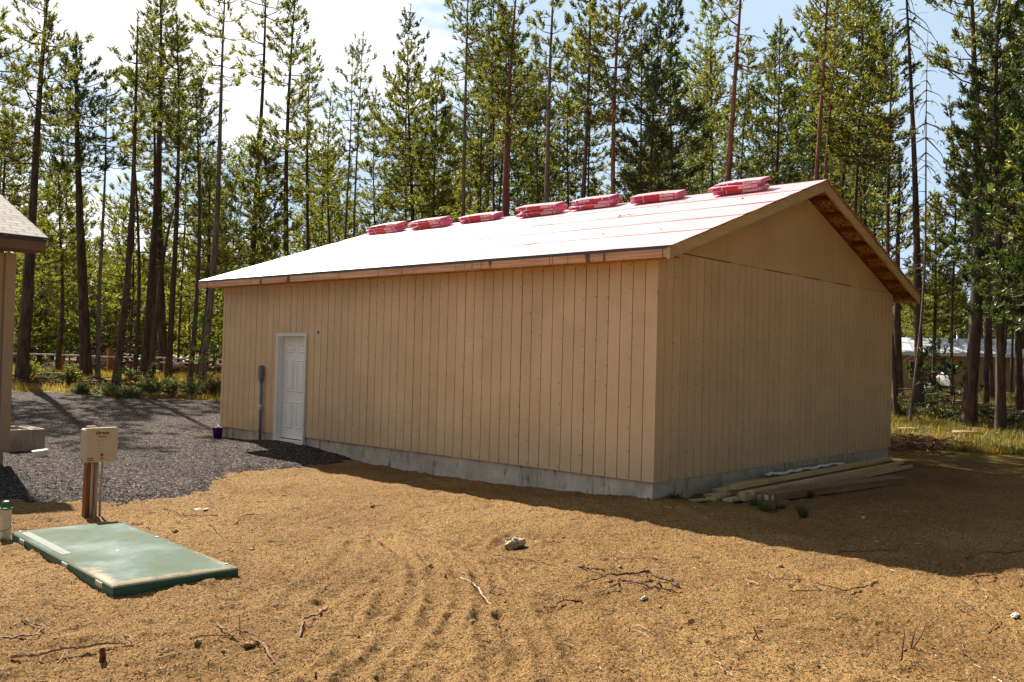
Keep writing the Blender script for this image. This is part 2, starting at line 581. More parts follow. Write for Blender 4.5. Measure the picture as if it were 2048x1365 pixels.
# ------------------------------------------------------------------ mesh helpers
class MB:
    """collects boxes, tubes and sheets into one mesh"""

    def __init__(s):
        s.v = []; s.f = []; s.mi = []; s.n = 0; s.smooth = []

    def add(s, verts, faces, mi=0, smooth=False):
        base = s.n
        s.v.extend([tuple(map(float, p)) for p in verts])
        s.n += len(verts)
        for f in faces:
            s.f.append(tuple(i+base for i in f)); s.mi.append(mi); s.smooth.append(smooth)
        return s

    def box(s, lo, hi, mi=0, M4=None):
        x0, y0, z0 = lo; x1, y1, z1 = hi
        v = [(x0, y0, z0), (x1, y0, z0), (x1, y1, z0), (x0, y1, z0), (x0, y0, z1), (x1, y0, z1), (x1, y1, z1), (x0, y1, z1)]
        if M4 is not None:
            v = [tuple(M4 @ Vector(p)) for p in v]
        return s.add(v, [(0, 3, 2, 1), (4, 5, 6, 7), (0, 1, 5, 4), (1, 2, 6, 5), (2, 3, 7, 6), (3, 0, 4, 7)], mi)

    def bbox(s, lo, hi, b, mi=0, M4=None):
        """box with chamfered edges"""
        x0, y0, z0 = lo; x1, y1, z1 = hi
        v = []; idx = {}
        for ix, X in enumerate((x0, x1)):
            for iy, Y in enumerate((y0, y1)):
                for iz, Z in enumerate((z0, z1)):
                    sx, sy, sz = (1 if ix == 0 else -1), (1 if iy == 0 else -1), (1 if iz == 0 else -1)
                    for k in range(3):
                        p = [X+sx*b, Y+sy*b, Z+sz*b]; p[k] = (X, Y, Z)[k]
                        idx[(ix, iy, iz, k)] = len(v); v.append(p)
        F_ = []
        for k in range(3):
            a, c = [q for q in range(3) if q != k]
            for sgn in (0, 1):
                loop = []
                for (u, w) in ((0, 0), (1, 0), (1, 1), (0, 1)):
                    key = [0, 0, 0]; key[k] = sgn; key[a] = u; key[c] = w
                    loop.append(idx[(*key, k)])
                F_.append(loop)
        for k in range(3):
            a, c = [q for q in range(3) if q != k]
            for u in (0, 1):
                for w in (0, 1):
                    k0 = [0, 0, 0]; k0[a] = u; k0[c] = w; k1 = list(k0); k1[k] = 1
                    F_.append([idx[(*k0, a)], idx[(*k0, c)], idx[(*k1, c)], idx[(*k1, a)]])
        for ix in (0, 1):
            for iy in (0, 1):
                for iz in (0, 1):
                    F_.append([idx[(ix, iy, iz, 0)], idx[(ix, iy, iz, 1)], idx[(ix, iy, iz, 2)]])
        c0 = Vector(((x0+x1)/2, (y0+y1)/2, (z0+z1)/2)); out_ = []
        for f in F_:
            p = [Vector(v[i]) for i in f]
            nn = (p[1]-p[0]).cross(p[2]-p[0])
            ctr = sum(p, Vector())/len(p)
            out_.append(tuple(f) if nn.dot(ctr-c0) > 0 else tuple(reversed(f)))
        if M4 is not None:
            v = [tuple(M4 @ Vector(p)) for p in v]
        return s.add(v, out_, mi)

    def tube(s, pts, radii, sides=8, mi=0, smooth=True, cap=True):
        pts = np.asarray(pts, float); n = len(pts)
        radii = np.broadcast_to(np.asarray(radii, float), (n,))
        tan = np.gradient(pts, axis=0)
        tan /= np.linalg.norm(tan, axis=1)[:, None]+1e-9
        ref = np.array([0, 0, 1.0]) if abs(tan[0][2]) < 0.8 else np.array([1.0, 0, 0])
        a = np.cross(tan, ref); a /= np.linalg.norm(a, axis=1)[:, None]+1e-9
        b = np.cross(tan, a)
        th = np.arange(sides)*2*math.pi/sides
        ring = pts[:, None, :]+radii[:, None, None]*(np.cos(th)[None, :, None]*a[:, None, :]+np.sin(th)[None, :, None]*b[:, None, :])
        v = ring.reshape(-1, 3)
        f = []
        for i in range(n-1):
            for j in range(sides):
                k = (j+1) % sides
                f.append((i*sides+j, (i+1)*sides+j, (i+1)*sides+k, i*sides+k))
        if cap and sides > 2:
            f.append(tuple(range(sides))); f.append(tuple(reversed(range((n-1)*sides, n*sides))))
        return s.add(v, f, mi, smooth)

    def lathe(s, prof, c=(0, 0, 0), sides=24, mi=0, smooth=True):
        """prof: list of (radius, z)"""
        v = []
        for r, z in prof:
            for j in range(sides):
                t = j*2*math.pi/sides
                v.append((c[0]+r*math.cos(t), c[1]+r*math.sin(t), c[2]+z))
        f = []
        for i in range(len(prof)-1):
            for j in range(sides):
                k = (j+1) % sides
                f.append((i*sides+j, i*sides+k, (i+1)*sides+k, (i+1)*sides+j))
        return s.add(v, f, mi, smooth)

    def build(s, name, mats, parent=None, **props):
        me = bpy.data.meshes.new(name)
        me.from_pydata(s.v, [], s.f)
        if not isinstance(mats, (list, tuple)):
            mats = [mats]
        for mm in mats:
            me.materials.append(mm)
        me.polygons.foreach_set('material_index', s.mi)
        me.polygons.foreach_set('use_smooth', s.smooth)
        me.update()
        return link(name, me, parent, **props)


def link(name, me, parent=None, **props):
    o = bpy.data.objects.new(name, me)
    COL.objects.link(o)
    if parent is not None:
        o.parent = parent
        o.matrix_parent_inverse = PINV.get(parent.name, Matrix.Identity(4))
    for k, v in props.items():
        o[k] = v
    return o


PINV = {}


def empty(name, loc, label, cat, group=None):
    """an Empty at the thing's base; its parts are given in world coordinates"""
    o = bpy.data.objects.new(name, None)
    o.empty_display_size = 0.2
    COL.objects.link(o)
    o.location = loc
    o['label'] = label; o['category'] = cat
    if group:
        o['group'] = group
    PINV[o.name] = Matrix.Translation(Vector(loc)).inverted()
    return o


def tag(o, label, cat, group=None, kind=None):
    o['label'] = label; o['category'] = cat
    if group:
        o['group'] = group
    if kind:
        o['kind'] = kind
    return o


def mesh_np(name, verts, faces, mats, parent=None, smooth=False, **props):
    """verts Nx3, faces Mx3 or Mx4 arrays"""
    verts = np.asarray(verts, np.float32); faces = np.asarray(faces, np.int32)
    me = bpy.data.meshes.new(name)
    k = faces.shape[1]
    me.vertices.add(len(verts)); me.vertices.foreach_set('co', verts.ravel())
    me.loops.add(faces.size); me.loops.foreach_set('vertex_index', faces.ravel())
    me.polygons.add(len(faces))
    me.polygons.foreach_set('loop_start', np.arange(0, faces.size, k, dtype=np.int32))
    me.polygons.foreach_set('loop_total', np.full(len(faces), k, np.int32))
    me.polygons.foreach_set('use_smooth', np.full(len(faces), smooth))
    if not isinstance(mats, (list, tuple)):
        mats = [mats]
    for mm in mats:
        me.materials.append(mm)
    me.update(calc_edges=True)
    return link(name, me, parent, **props)


def text_mesh(body, size, M4, material, parent, name='lettering', bold=0.0, thick=0.001):
    cu = bpy.data.curves.new(name, 'FONT')
    cu.body = body; cu.size = size; cu.align_x = 'CENTER'; cu.align_y = 'CENTER'
    cu.offset = bold; cu.extrude = thick
    tmp = bpy.data.objects.new('tmp_text', cu)
    COL.objects.link(tmp)
    dg = bpy.context.evaluated_depsgraph_get()
    me = bpy.data.meshes.new_from_object(tmp.evaluated_get(dg))
    bpy.data.objects.remove(tmp)
    me.transform(M4)
    me.materials.clear(); me.materials.append(material)
    me.name = name
    return link(name, me, parent)


def frame(o, x, y, z):
    """matrix with given origin and axis columns"""
    m4 = Matrix.Identity(4)
    for i in range(3):
        m4[i][0], m4[i][1], m4[i][2], m4[i][3] = x[i], y[i], z[i], o[i]
    return m4


# ------------------------------------------------------------------ ground: one sheet to the horizon, denser where the camera stands near
def fan(rs, ths):
    R_, T_ = np.meshgrid(rs, ths, indexing='ij')
    X = CAM[0]+R_*np.sin(T_); Y = CAM[1]+R_*np.cos(T_)
    return X, Y


def grid_faces(nr, ntn, wrap=False):
    i = np.arange(nr-1)[:, None]; j = np.arange(ntn-1 if not wrap else ntn)[None, :]
    k = (j+1) % ntn
    a = i*ntn+j; b = i*ntn+k; c = (i+1)*ntn+k; d = (i+1)*ntn+j
    return np.stack([a, d, c, b], -1).reshape(-1, 4)


h0 = math.radians(34)
ths = np.concatenate([np.linspace(YAW-math.pi, YAW-h0, 70, endpoint=False),
                      np.linspace(YAW-h0, YAW+h0, 680, endpoint=False),
                      np.linspace(YAW+h0, YAW+math.pi, 70, endpoint=False)])
rs = np.concatenate([[0.02, 0.5, 1, 1.6, 2.2, 2.8, 3.4, 3.9, 4.3], np.geomspace(4.6, 26, 620), np.geomspace(26.4, 1500, 90)])
GX, GY = fan(rs, ths)
GZ = gz(GX, GY, True)


def cell_noise(x, y):
    xi = np.floor(x).astype(int); yi = np.floor(y).astype(int)
    return _perm[(_perm[xi & 255]+yi) & 255]/255.0




def furrow(X, Y, pts, depth, width, n=1, gap=.13, seed=0):
    """wheel and rake furrows pressed along a line on the ground"""
    P = np.array([gp(*q)[:2] for q in pts])
    P = np.stack([np.interp(np.linspace(0, len(P)-1, 24), range(len(P)), P[:, k]) for k in (0, 1)], -1)
    for _ in range(3):
        P[1:-1] = (P[:-2]+2*P[1:-1]+P[2:])/4
    best = np.full(X.shape, 1e9); sg = np.zeros(X.shape)
    for a, b in zip(P[:-1], P[1:]):
        e = b-a; wx = X-a[0]; wy = Y-a[1]
        t = np.clip((wx*e[0]+wy*e[1])/(e@e), 0, 1)
        d = np.hypot(wx-e[0]*t, wy-e[1]*t)
        m_ = d < best
        best = np.where(m_, d, best); sg = np.where(m_, np.sign(e[0]*wy-e[1]*wx), sg)
    u = best*sg+.06*perlin(X*1.6+seed, Y*1.6)+.02*perlin(X*7+seed, Y*7)
    z = 0
    for k in range(n):
        v = u-(k-(n-1)/2)*gap
        z = z-depth*np.exp(-(v/width)**2)+depth*.55*np.exp(-((np.abs(v)-width*1.9)/(width*.7))**2)
    mod = np.clip(.62+1.3*perlin(X*.9+seed*3, Y*.9)+.9*perlin(X*3.5+seed, Y*3.5), 0, 1.2)
    return z*mod*.62


FUR = [([(800, 1365), (870, 1270), (905, 1190), (880, 1120), (800, 1075), (690, 1045)], .030, .045, 4, .17),
       ([(1040, 1365), (1015, 1260), (960, 1170), (930, 1110), (1000, 1060)], .026, .045, 3, .17),
       ([(1180, 1365), (1120, 1270), (1060, 1190), (1010, 1140)], .020, .05, 3, .2),
       ([(-40, 1300), (160, 1293), (380, 1268), (560, 1215), (680, 1130), (705, 1070)], .045, .07, 1, .2),
       ([(-40, 1345), (200, 1330), (450, 1310), (620, 1250), (760, 1150)], .030, .06, 2, .2),
       ([(620, 1365), (700, 1300), (760, 1230), (790, 1150), (740, 1090)], .028, .05, 3, .18),
       ([(1050, 1085), (1110, 1120), (1170, 1165)], .012, .05, 1, .2),
       ([(850, 1152), (930, 1156), (1040, 1158)], .05, .10, 1, .2),
       ([(1400, 1365), (1500, 1290), (1650, 1250), (1900, 1270)], .014, .06, 2, .2),
       ([(1800, 1245), (1775, 1252)], .03, .07, 1, .2)]
nearm = (np.hypot(GX-CAM[0], GY-CAM[1]) < 18) & (np.hypot(GX-CAM[0], GY-CAM[1]) > 3)
sub = np.where(nearm)
for k, (pts, dp, wd, n_, gp_) in enumerate(FUR):
    GZ[sub] += furrow(GX[sub], GY[sub], pts, dp, wd, n_, gp_, k*5.3)
o = mesh_np('ground', np.stack([GX, GY, GZ], -1).reshape(-1, 3), grid_faces(len(rs), len(ths), True), M['dirt'], smooth=True, kind='structure')
RR = np.hypot(GX-CAM[0], GY-CAM[1])
flo = sstep(22, 27, RR+3*fbm(GX*.4, GY*.4, 3))
# shop yard on the right: litter begins behind the back corner of the shop
rt = sstep(6.5, 9.5, GX+1.2*perlin(GX*.6, GY*.6))*sstep(17.5, 21.5, RR+1.5*perlin(GX*.7, GY*.7))
flo = np.clip(np.maximum(flo, rt), 0, 1)
at_ = o.data.attributes.new('floor', 'FLOAT', 'POINT')
at_.data.foreach_set('value', flo.ravel().astype(np.float32))

# ------------------------------------------------------------------ gravel drive, a sheet of crushed rock on the dirt
GPX = [(-900, 1110), (-200, 1040), (0, 1006), (120, 1003), (250, 1004), (340, 1000), (400, 985), (432, 968), (455, 948), (520, 940), (600, 938), (660, 930), (730, 915), (790, 903)]
poly = [gp(*q)[:2] for q in GPX]
poly += [np.array([0.3, 6.3]), np.array([0.3, 11.2]), np.array([3.5, 11.3]), np.array([9.0, 12.5])]
poly += [gp(*q)[:2] for q in [(700, 812), (440, 804), (330, 800), (235, 798), (170, 790), (100, 786), (-100, 778), (-900, 800)]]
poly = np.array(poly)


def sdist(px, py, P):
    d = np.full(px.shape, 1e9); ins = np.zeros(px.shape, bool)
    n = len(P)
    for i in range(n):
        a = P[i]; b = P[(i+1) % n]
        e = b-a; wx = px-a[0]; wy = py-a[1]
        t = np.clip((wx*e[0]+wy*e[1])/(e@e), 0, 1)
        d = np.minimum(d, np.hypot(wx-e[0]*t, wy-e[1]*t))
        c = ((a[1] > py) != (b[1] > py)) & (px < (b[0]-a[0])*(py-a[1])/(b[1]-a[1]+1e-12)+a[0])
        ins ^= c
    return np.where(ins, d, -d)


ths2 = np.linspace(YAW-math.radians(50), YAW+math.radians(2), 560)
rs2 = np.geomspace(9, 46, 420)
X2, Y2 = fan(rs2, ths2)
S2 = sdist(X2, Y2, poly)+0.10*fbm(X2*2.2, Y2*2.2, 4, .65)
Z2 = gz(X2, Y2, True)*0.4+gz(X2, Y2)*0.6+0.045*np.clip(S2/0.22, -1.2, 1)+0.007*np.clip(S2/.8, 0, 1)*fbm(X2*3, Y2*3, 3)
Z2 = Z2+np.where(S2 > -.1, 0.008*(cell_noise(X2*30, Y2*30)-.5), 0)
F2 = grid_faces(len(rs2), len(ths2))
keep = (S2.reshape(-1)[F2] > -0.25).any(1)
F2 = F2[keep]
used = np.unique(F2); remap = np.full(X2.size, -1); remap[used] = np.arange(len(used))
V2 = np.stack([X2, Y2, Z2], -1).reshape(-1, 3)[used]
mesh_np('gravel_drive', V2, remap[F2], M['gravel'], kind='structure')


def gtop(x, y):
    """top of whatever covers the ground"""
    s_ = float(sdist(np.array([x]), np.array([y]), poly)[0])
    return float(gz(x, y, False))+(0.04 if s_ > 0.1 else 0.0)


# loose crushed rock along and on the drive
def pebbles(name, xs, ys, zs, size, material, label, cat):
    n = len(xs)
    base = np.array([(1, 0, 0), (-1, 0, 0), (0, 1, 0), (0, -1, 0), (0, 0, 1), (0, 0, -1)], float)
    fc = np.array([(0, 2, 4), (2, 1, 4), (1, 3, 4), (3, 0, 4), (2, 0, 5), (1, 2, 5), (3, 1, 5), (0, 3, 5)])
    v = base[None]*rng.uniform(.55, 1.25, (n, 6, 1))*size[:, None, None]
    v = v*rng.uniform(.6, 1.2, (n, 1, 3))
    v[..., 2] *= 0.75
    a = rng.uniform(0, 6.28, n); b = rng.uniform(-.7, .7, n)
    ca, sa = np.cos(a)[:, None], np.sin(a)[:, None]
    cb, sb = np.cos(b)[:, None], np.sin(b)[:, None]
    x, y, z = v[..., 0], v[..., 1], v[..., 2]
    x, z = x*cb-z*sb, x*sb+z*cb
    x, y = x*ca-y*sa, x*sa+y*ca
    v = np.stack([x+xs[:, None], y+ys[:, None], z+zs[:, None]], -1).reshape(-1, 3)
    f = (fc[None]+np.arange(n)[:, None, None]*6).reshape(-1, 3)
    o = mesh_np(name, v, f, material)
    tag(o, label, cat, kind='stuff')
    return o


def m_pebble(name, cols):
    mm = mat(name, (0.2, 0.2, 0.2), 0.9, 0.12); t = NT(mm)
    t.base(t.ramp(t.island(), [(k/(len(cols)-1), c) for k, c in enumerate(cols)]))
    return mm


M['pebble'] = m_pebble('crushed_rock', [(0.014, 0.013, 0.013), (0.04, 0.036, 0.034), (0.08, 0.068, 0.06), (0.26, 0.21, 0.17)])
M['clod'] = m_pebble('dirt_crumbs', [(0.10, 0.055, 0.025), (0.26, 0.145, 0.055), (0.30, 0.18, 0.07), (0.40, 0.26, 0.12)])
n_ = 26000
th = rng.uniform(YAW-math.radians(33), YAW-math.radians(3), n_); rr = 11*np.exp(rng.uniform(0, 1, n_)**1.4*math.log(2.4))
xs, ys = CAM[0]+rr*np.sin(th), CAM[1]+rr*np.cos(th)
s_ = sdist(xs, ys, poly)+0.10*fbm(xs*2.2, ys*2.2, 4, .65)
k_ = (s_ > -0.02-rng.exponential(.11, n_)) & ~((xs > -.12) & (ys > -.2))
xs, ys, s_ = xs[k_], ys[k_], s_[k_]
zs = gz(xs, ys)+0.045*np.clip(s_/.22, -.4, 1)
pebbles('crushed_rock', xs, ys, zs+.004, rng.uniform(.006, .015, len(xs)), M['pebble'], 'loose grey crushed rock lying over the gravel drive', 'gravel')
n_ = 16000
th = rng.uniform(YAW-math.radians(33), YAW+math.radians(33), n_); rr = 4.6*np.exp(rng.uniform(0, 1, n_)*math.log(3.2))
xs, ys = CAM[0]+rr*np.sin(th), CAM[1]+rr*np.cos(th)
k_ = (sdist(xs, ys, poly) < -0.05) & ~((xs > -.12) & (ys > -.05))
xs, ys = xs[k_], ys[k_]
pebbles('dirt_crumbs', xs, ys, gz(xs, ys, True)+.001, rng.uniform(.003, .008, len(xs))*(1+1.6*(rng.random(len(xs)) > .975)), M['clod'], 'small crumbs and pebbles strewn over the bare brown dirt', 'dirt')

# straw, needles and splinters
n_ = 2600
th = rng.uniform(YAW-math.radians(33), YAW+math.radians(33), n_); rr = 4.6*np.exp(rng.uniform(0, 1, n_)*math.log(3.4))
xs, ys = CAM[0]+rr*np.sin(th), CAM[1]+rr*np.cos(th)
k_ = (sdist(xs, ys, poly) < -0.05) & ~((xs > -.12) & (ys > -.05)) & ~((np.abs(xs+6.62) < .65) & (np.abs(ys-1.3) < 1.4)) & (perlin(xs*.8, ys*.8)+rng.normal(0, .25, n_) > -.05)
xs, ys = xs[k_], ys[k_]; m_ = len(xs)
a = rng.uniform(0, 6.28, m_); ln_ = rng.uniform(.012, .05, m_)*(1+1.2*(rng.random(m_) > .93)); w_ = rng.uniform(.0012, .003, m_)
dx, dy = np.cos(a)*ln_, np.sin(a)*ln_; cx, cy = -np.sin(a)*w_, np.cos(a)*w_
bx_ = rng.normal(0, .25, m_)*ln_
z0 = np.maximum.reduce([gz(xs-dx, ys-dy, True), gz(xs, ys, True), gz(xs+dx, ys+dy, True)])+.003
P = []
for sgn in (-1, 0, 1):
    ox, oy = xs+dx*sgn+(cx/w_*bx_ if sgn == 0 else 0), ys+dy*sgn+(cy/w_*bx_ if sgn == 0 else 0)
    P += [np.stack([ox-cx, oy-cy, z0], -1), np.stack([ox+cx, oy+cy, z0+.001], -1), np.stack([ox, oy, z0+w_*1.6], -1)]
V = np.stack(P, 1).reshape(-1, 3)
fc = np.array([(0, 3, 5, 2), (2, 5, 4, 1), (3, 6, 8, 5), (5, 8, 7, 4)])
o = mesh_np('straw_litter', V, (fc[None]+np.arange(m_)[:, None, None]*9).reshape(-1, 4), m_pebble('straw', [(0.07, 0.035, 0.018), (0.20, 0.11, 0.05), (0.40, 0.28, 0.15), (0.60, 0.48, 0.30)]))
tag(o, 'dry needles, straw and splinters scattered over the bare dirt', 'litter', kind='stuff')

# ------------------------------------------------------------------ the shop
DY0, DY1, DZ0, DZ1 = 7.95, 8.96, -0.14, 1.98     # outer edges of the door trim
shop = empty('storage_building', (W/2, L/2, -0.3), 'large tan storage building with grooved siding, one white door and a pink unshingled roof', 'building')
mb = MB()
t0 = 0.012
# foundation: four stem walls
mb.box((0.035, 0.035, FZ), (W-.035, 0.20, -0.002)); mb.box((0.035, L-.2, FZ), (W-.035, L-.035, -0.002))
mb.box((0.035, 0.203, FZ), (0.2, DY0+.02, -0.002)); mb.box((0.036, DY0+.021, FZ), (0.2, DY1-.021, DZ0-.035)); mb.box((0.035, DY1-.02, FZ), (0.2, L-.203, -0.002)); mb.box((W-.2, 0.203, FZ), (W-.035, L-.203, -0.002))
mb.build('foundation', M['concrete'], shop)


def strips(mb, length, fz0, fz1, place, step=0.2032, gap=0.011, start=0.0, holes=()):
    """siding strips; place(a0,a1,d0,d1,z0,z1) puts a box on the wall plane"""
    a = start
    k = 0
    while a < length-1e-4:
        b = min(a+step, length)
        joint = (k % 6 == 5)
        g_ = gap*(1.35 if joint else 1)
        z0, z1 = fz0, fz1
        segs = [(z0, z1)]
        for (h0_, h1_, hz0, hz1) in holes:
            if a < h1_ and b > h0_:
                segs = []
                aa, bb = a, b
                if a < h0_:
                    place(a, h0_, 0, t0, z0, z1)
                    a_ = h0_
                else:
                    a_ = a
                if b > h1_:
                    place(h1_, b-g_, 0, t0, z0, z1)
                    b_ = h1_
                else:
                    b_ = b-g_
                place(a_, b_, 0, t0, hz1, z1)
                break
        for (q0, q1) in segs:
            place(a, b-g_ if b < length-1e-4 else b, 0, t0, q0, q1)
        a = b; k += 1


DY0, DY1, DZ0, DZ1 = 7.95, 8.96, -0.14, 1.98     # outer edges of the door trim
# long wall with the door, outside is -X
mb = MB()
mb.box((0.012, 0.012, 0.0), (0.10, DY0+.05, H-.03), 1)
mb.box((0.012, DY1-.05, 0.0), (0.10, L-.012, H-.03), 1)
mb.box((0.012, DY0+.053, DZ1-.05), (0.10, DY1-.053, H-.03), 1)
strips(mb, L, -0.02, H-.04, lambda a0, a1, d0, d1, z0, z1: mb.box((0.012-t0, a0, z0), (0.012-.0005, a1, z1), 0), holes=[(DY0+.03, DY1-.03, DZ0, DZ1-.03)])
mb.build('long_wall', [M['siding'], M['groove']], shop)
# gable wall facing the camera's right, outside is -Y
mb = MB()
mb.box((0.104, 0.012, 0.0), (W-.012, 0.10, H+.02), 1)
strips(mb, W, -0.02, H-.003, lambda a0, a1, d0, d1, z0, z1: mb.box((max(a0, .0125), 0.012-t0, z0), (a1, 0.012-.0005, z1), 0))
mb.build('gable_wall', [M['siding'], M['groove']], shop)
mb = MB()


def roofz(x):
    return ZE+(x+E)*SL if x <= W/2 else ZE+(W+E-x)*SL


# plain upper gable panel, lapped over the grooved siding, in four-foot sheets
x = 0.0
xs_ = [0.0, 0.62, 1.84, 3.06, 4.28, 4.50, 5.72, 6.94, 8.16, W]
for a, b in zip(xs_[:-1], xs_[1:]):
    bb = b-0.004
    dz = 0.0
    pts = [(a, H+dz), (bb, H+dz), (bb, roofz(bb)-.16)]
    if a < W/2 < bb:
        pts.append((W/2, roofz(W/2)-.16))
    pts.append((a, roofz(a)-.16))
    yf, yb = -0.008, 0.012
    n = len(pts)
    v = [(p[0], yf, p[1]) for p in pts]+[(p[0], yb, p[1]) for p in pts]
    f = [tuple(range(n)), tuple(reversed(range(n, 2*n)))]+[(i, i+n, (i+1) % n+n, (i+1) % n) for i in range(n)]
    mb.add(v, f)
mb.build('upper_gable', M['gable_paint'], shop)
# back and far walls
mb = MB()
mb.box((W-.10, .104, 0), (W, L-.104, H-.03))
mb.build('back_wall', M['siding'], shop)
mb = MB()
v = [(.013, L-.001, 0), (W, L-.001, 0), (W, L-.001, roofz(W)-.16), (W/2, L-.001, ZP-.16), (.013, L-.001, roofz(0)-.16)]
v2 = [(a, L-.08, c) for a, b, c in v]
mb.add(v+v2, [(4, 3, 2, 1, 0), (5, 6, 7, 8, 9)]+[(i, (i+1) % 5, (i+1) % 5+5, i+5) for i in range(5)])
mb.build('far_gable_wall', M['siding'], shop)
for (a, b) in ((.64, 1.83), (1.86, 1.95), (3.08, 4.0), (4.52, 5.1), (5.74, 6.5)):  # thin dark strips painting the shadow line under the upper gable panel
    mb = MB(); mb.box((a, -.0092, H-.008), (b, -.0081, H+.003)); mb.build('panel_shadow_line', M['dark'], shop)
# corner flashing, a pale metal edge gap at the near corner
mb = MB()
mb.box((-0.006, -0.006, 2.62), (0.004, 0.0, 3.02), 0)
mb.box((-0.004, -0.004, 2.50), (0.002, 0.0, 2.56), 1)
mb.build('corner_edge', [M['sticker'], M['dark']], shop)
# nail heads along the grooves
mb = MB()
nr = random.Random(5)
for k in range(1, int(L/.2032)):
    y = k*.2032+.025
    if DY0-.05 < y < DY1+.05:
        zr = (2.05, 3.0)
    else:
        zr = (0.02, 3.0)
    if k % 2 == 0 or k % 6 == 5:
        z = zr[0]
        while z < zr[1]:
            r = .0055+nr.random()*.003
            yy = y+nr.uniform(-.012, .012) - (0.03 if nr.random() < .5 else 0)
            mb.box((-0.0025, yy-r, z-r), (-.0002, yy+r, z+r))
            z += (.20 if k % 6 == 0 else .3)+nr.uniform(-.02, .05)
for k in range(1, int(W/.2032)):
    x = k*.2032+.022
    if k % 2 == 0 or k % 6 == 5:
        z = 0.02
        while z < 3.05:
            r = .0055+nr.random()*.003
            xx = x-(0.03 if nr.random() < .5 else 0)
            mb.box((xx-r, -.0025, z-r), (xx+r, -.0002, z+r))
            z += (.20 if k % 6 == 0 else .3)+nr.uniform(-.02, .05)
mb.build('nail_heads', M['nail'], shop, kind='stuff')

# roof deck + underlayment
sl_len = math.hypot(W/2+E, ZP-ZE)
ux = np.array([(W/2+E)/sl_len, 0, (ZP-ZE)/sl_len]); un = np.array([-ux[2], 0, ux[0]])
mb = MB()
for side in (0, 1):
    def P(s, y, h, side=side):
        x = -E+ux[0]*s+un[0]*h; z = ZE+ux[2]*s+un[2]*h
        if side:
            x = W-x
        return (x, y, z)
    a, b = -G, L+G
    hh0, hh1 = -0.022, -0.006
    v = [P(0, a, hh0), P(sl_len, a, hh0), P(sl_len, b, hh0), P(0, b, hh0), P(0, a, hh1), P(sl_len, a, hh1), P(sl_len, b, hh1), P(0, b, hh1)]
    f = [(0, 3, 2, 1), (4, 5, 6, 7), (0, 1, 5, 4), (1, 2, 6, 5), (2, 3, 7, 6), (3, 0, 4, 7)]
    if side:
        f = [tuple(reversed(q)) for q in f]
    mb.add(v, f)
mb.build('roof_deck', M['osb'], shop)

for side in (0, 1):
    mb = MB()
    ncourse = 5
    cw = sl_len/ncourse*1.0
    ny = 150
    rj = random.Random(11+side)
    for c in range(ncourse):
        s0 = c*cw if c else -0.006
        s1 = min((c+1)*cw+.10, sl_len+.02)
        js = 8
        ys_ = np.linspace(-G-.012, L+G+.012, ny)
        V = []
        for i, yv in enumerate(ys_):
            wob = 0.010*float(perlin(np.array(yv*.7+c*7), np.array(side*3.3)))+0.004*float(perlin(np.array(yv*4+c*7), np.array(1.3)))
            if c == 0:
                wob = 0
            ed = 0.012*float(perlin(np.array(c*2.0+1), np.array(i*.3)))
            for j in range(js+1):
                t = j/js
                s = (s0+wob)*(1-t)+s1*t
                wr = 0.0035*float(perlin(np.array(yv*1.3+c*5.1), np.array(s*5.0+side*9)))
                lift = (0.004+0.010*max(0, float(perlin(np.array(yv*1.1+c*3), np.array(7.7)))))*(1-t)**6 if c else 0
                h = 0.003+0.0025*c*(1 if j == 0 else 1)+lift+abs(wr)
                y2 = yv
                if i == 0:
                    y2 = yv-0.018-0.035*float(perlin(np.array(s*3.1), np.array(2.2+side)))
                x = -E+ux[0]*s+un[0]*h; z = ZE+ux[2]*s+un[2]*h
                V.append((W-x if side else x, y2, z))
        Fc = []
        for i in range(ny-1):
            for j in range(js):
                q = (i*(js+1)+j, i*(js+1)+j+1, (i+1)*(js+1)+j+1, (i+1)*(js+1)+j)
                Fc.append(q if not side else tuple(reversed(q)))
        mb.add(V, Fc, 0, True)
        if c:
            # turned, printed course edge; its deeper red also draws the lap's shadow line
            n0 = len(V); V3 = []
            for i, yv in enumerate(ys_):
                wdt = 0.006+0.010*max(0.0, float(perlin(np.array(yv*.9+c*11), np.array(4.4))))*3
                if rj.random() < .12:
                    wdt *= 1.6
                b0 = np.array(V[i*(js+1)])
                nn = np.array([(-un[0] if side else un[0]), 0, un[2]])
                uu = np.array([(-ux[0] if side else ux[0]), 0, ux[2]])
                V3.append(tuple(b0+nn*.0015+uu*0.0)); V3.append(tuple(b0-uu*wdt-nn*.004))
            F3 = []
            for i in range(ny-1):
                q = (2*i, 2*i+2, 2*i+3, 2*i+1)
                F3.append(q if side else tuple(reversed(q)))
            mb.add(V3, F3, 1)
    mb.build('underlayment', [M['felt'], M['lap']], shop)

# torn marks of the felt near the ridge
mb = MB()
rj = random.Random(3)


def onroof(px, py):
    d = ray(px, py)
    t = (ZE+(CAM[0]+E)*SL-CAM[2])/(d[2]-d[0]*SL)
    return CAM+d*t


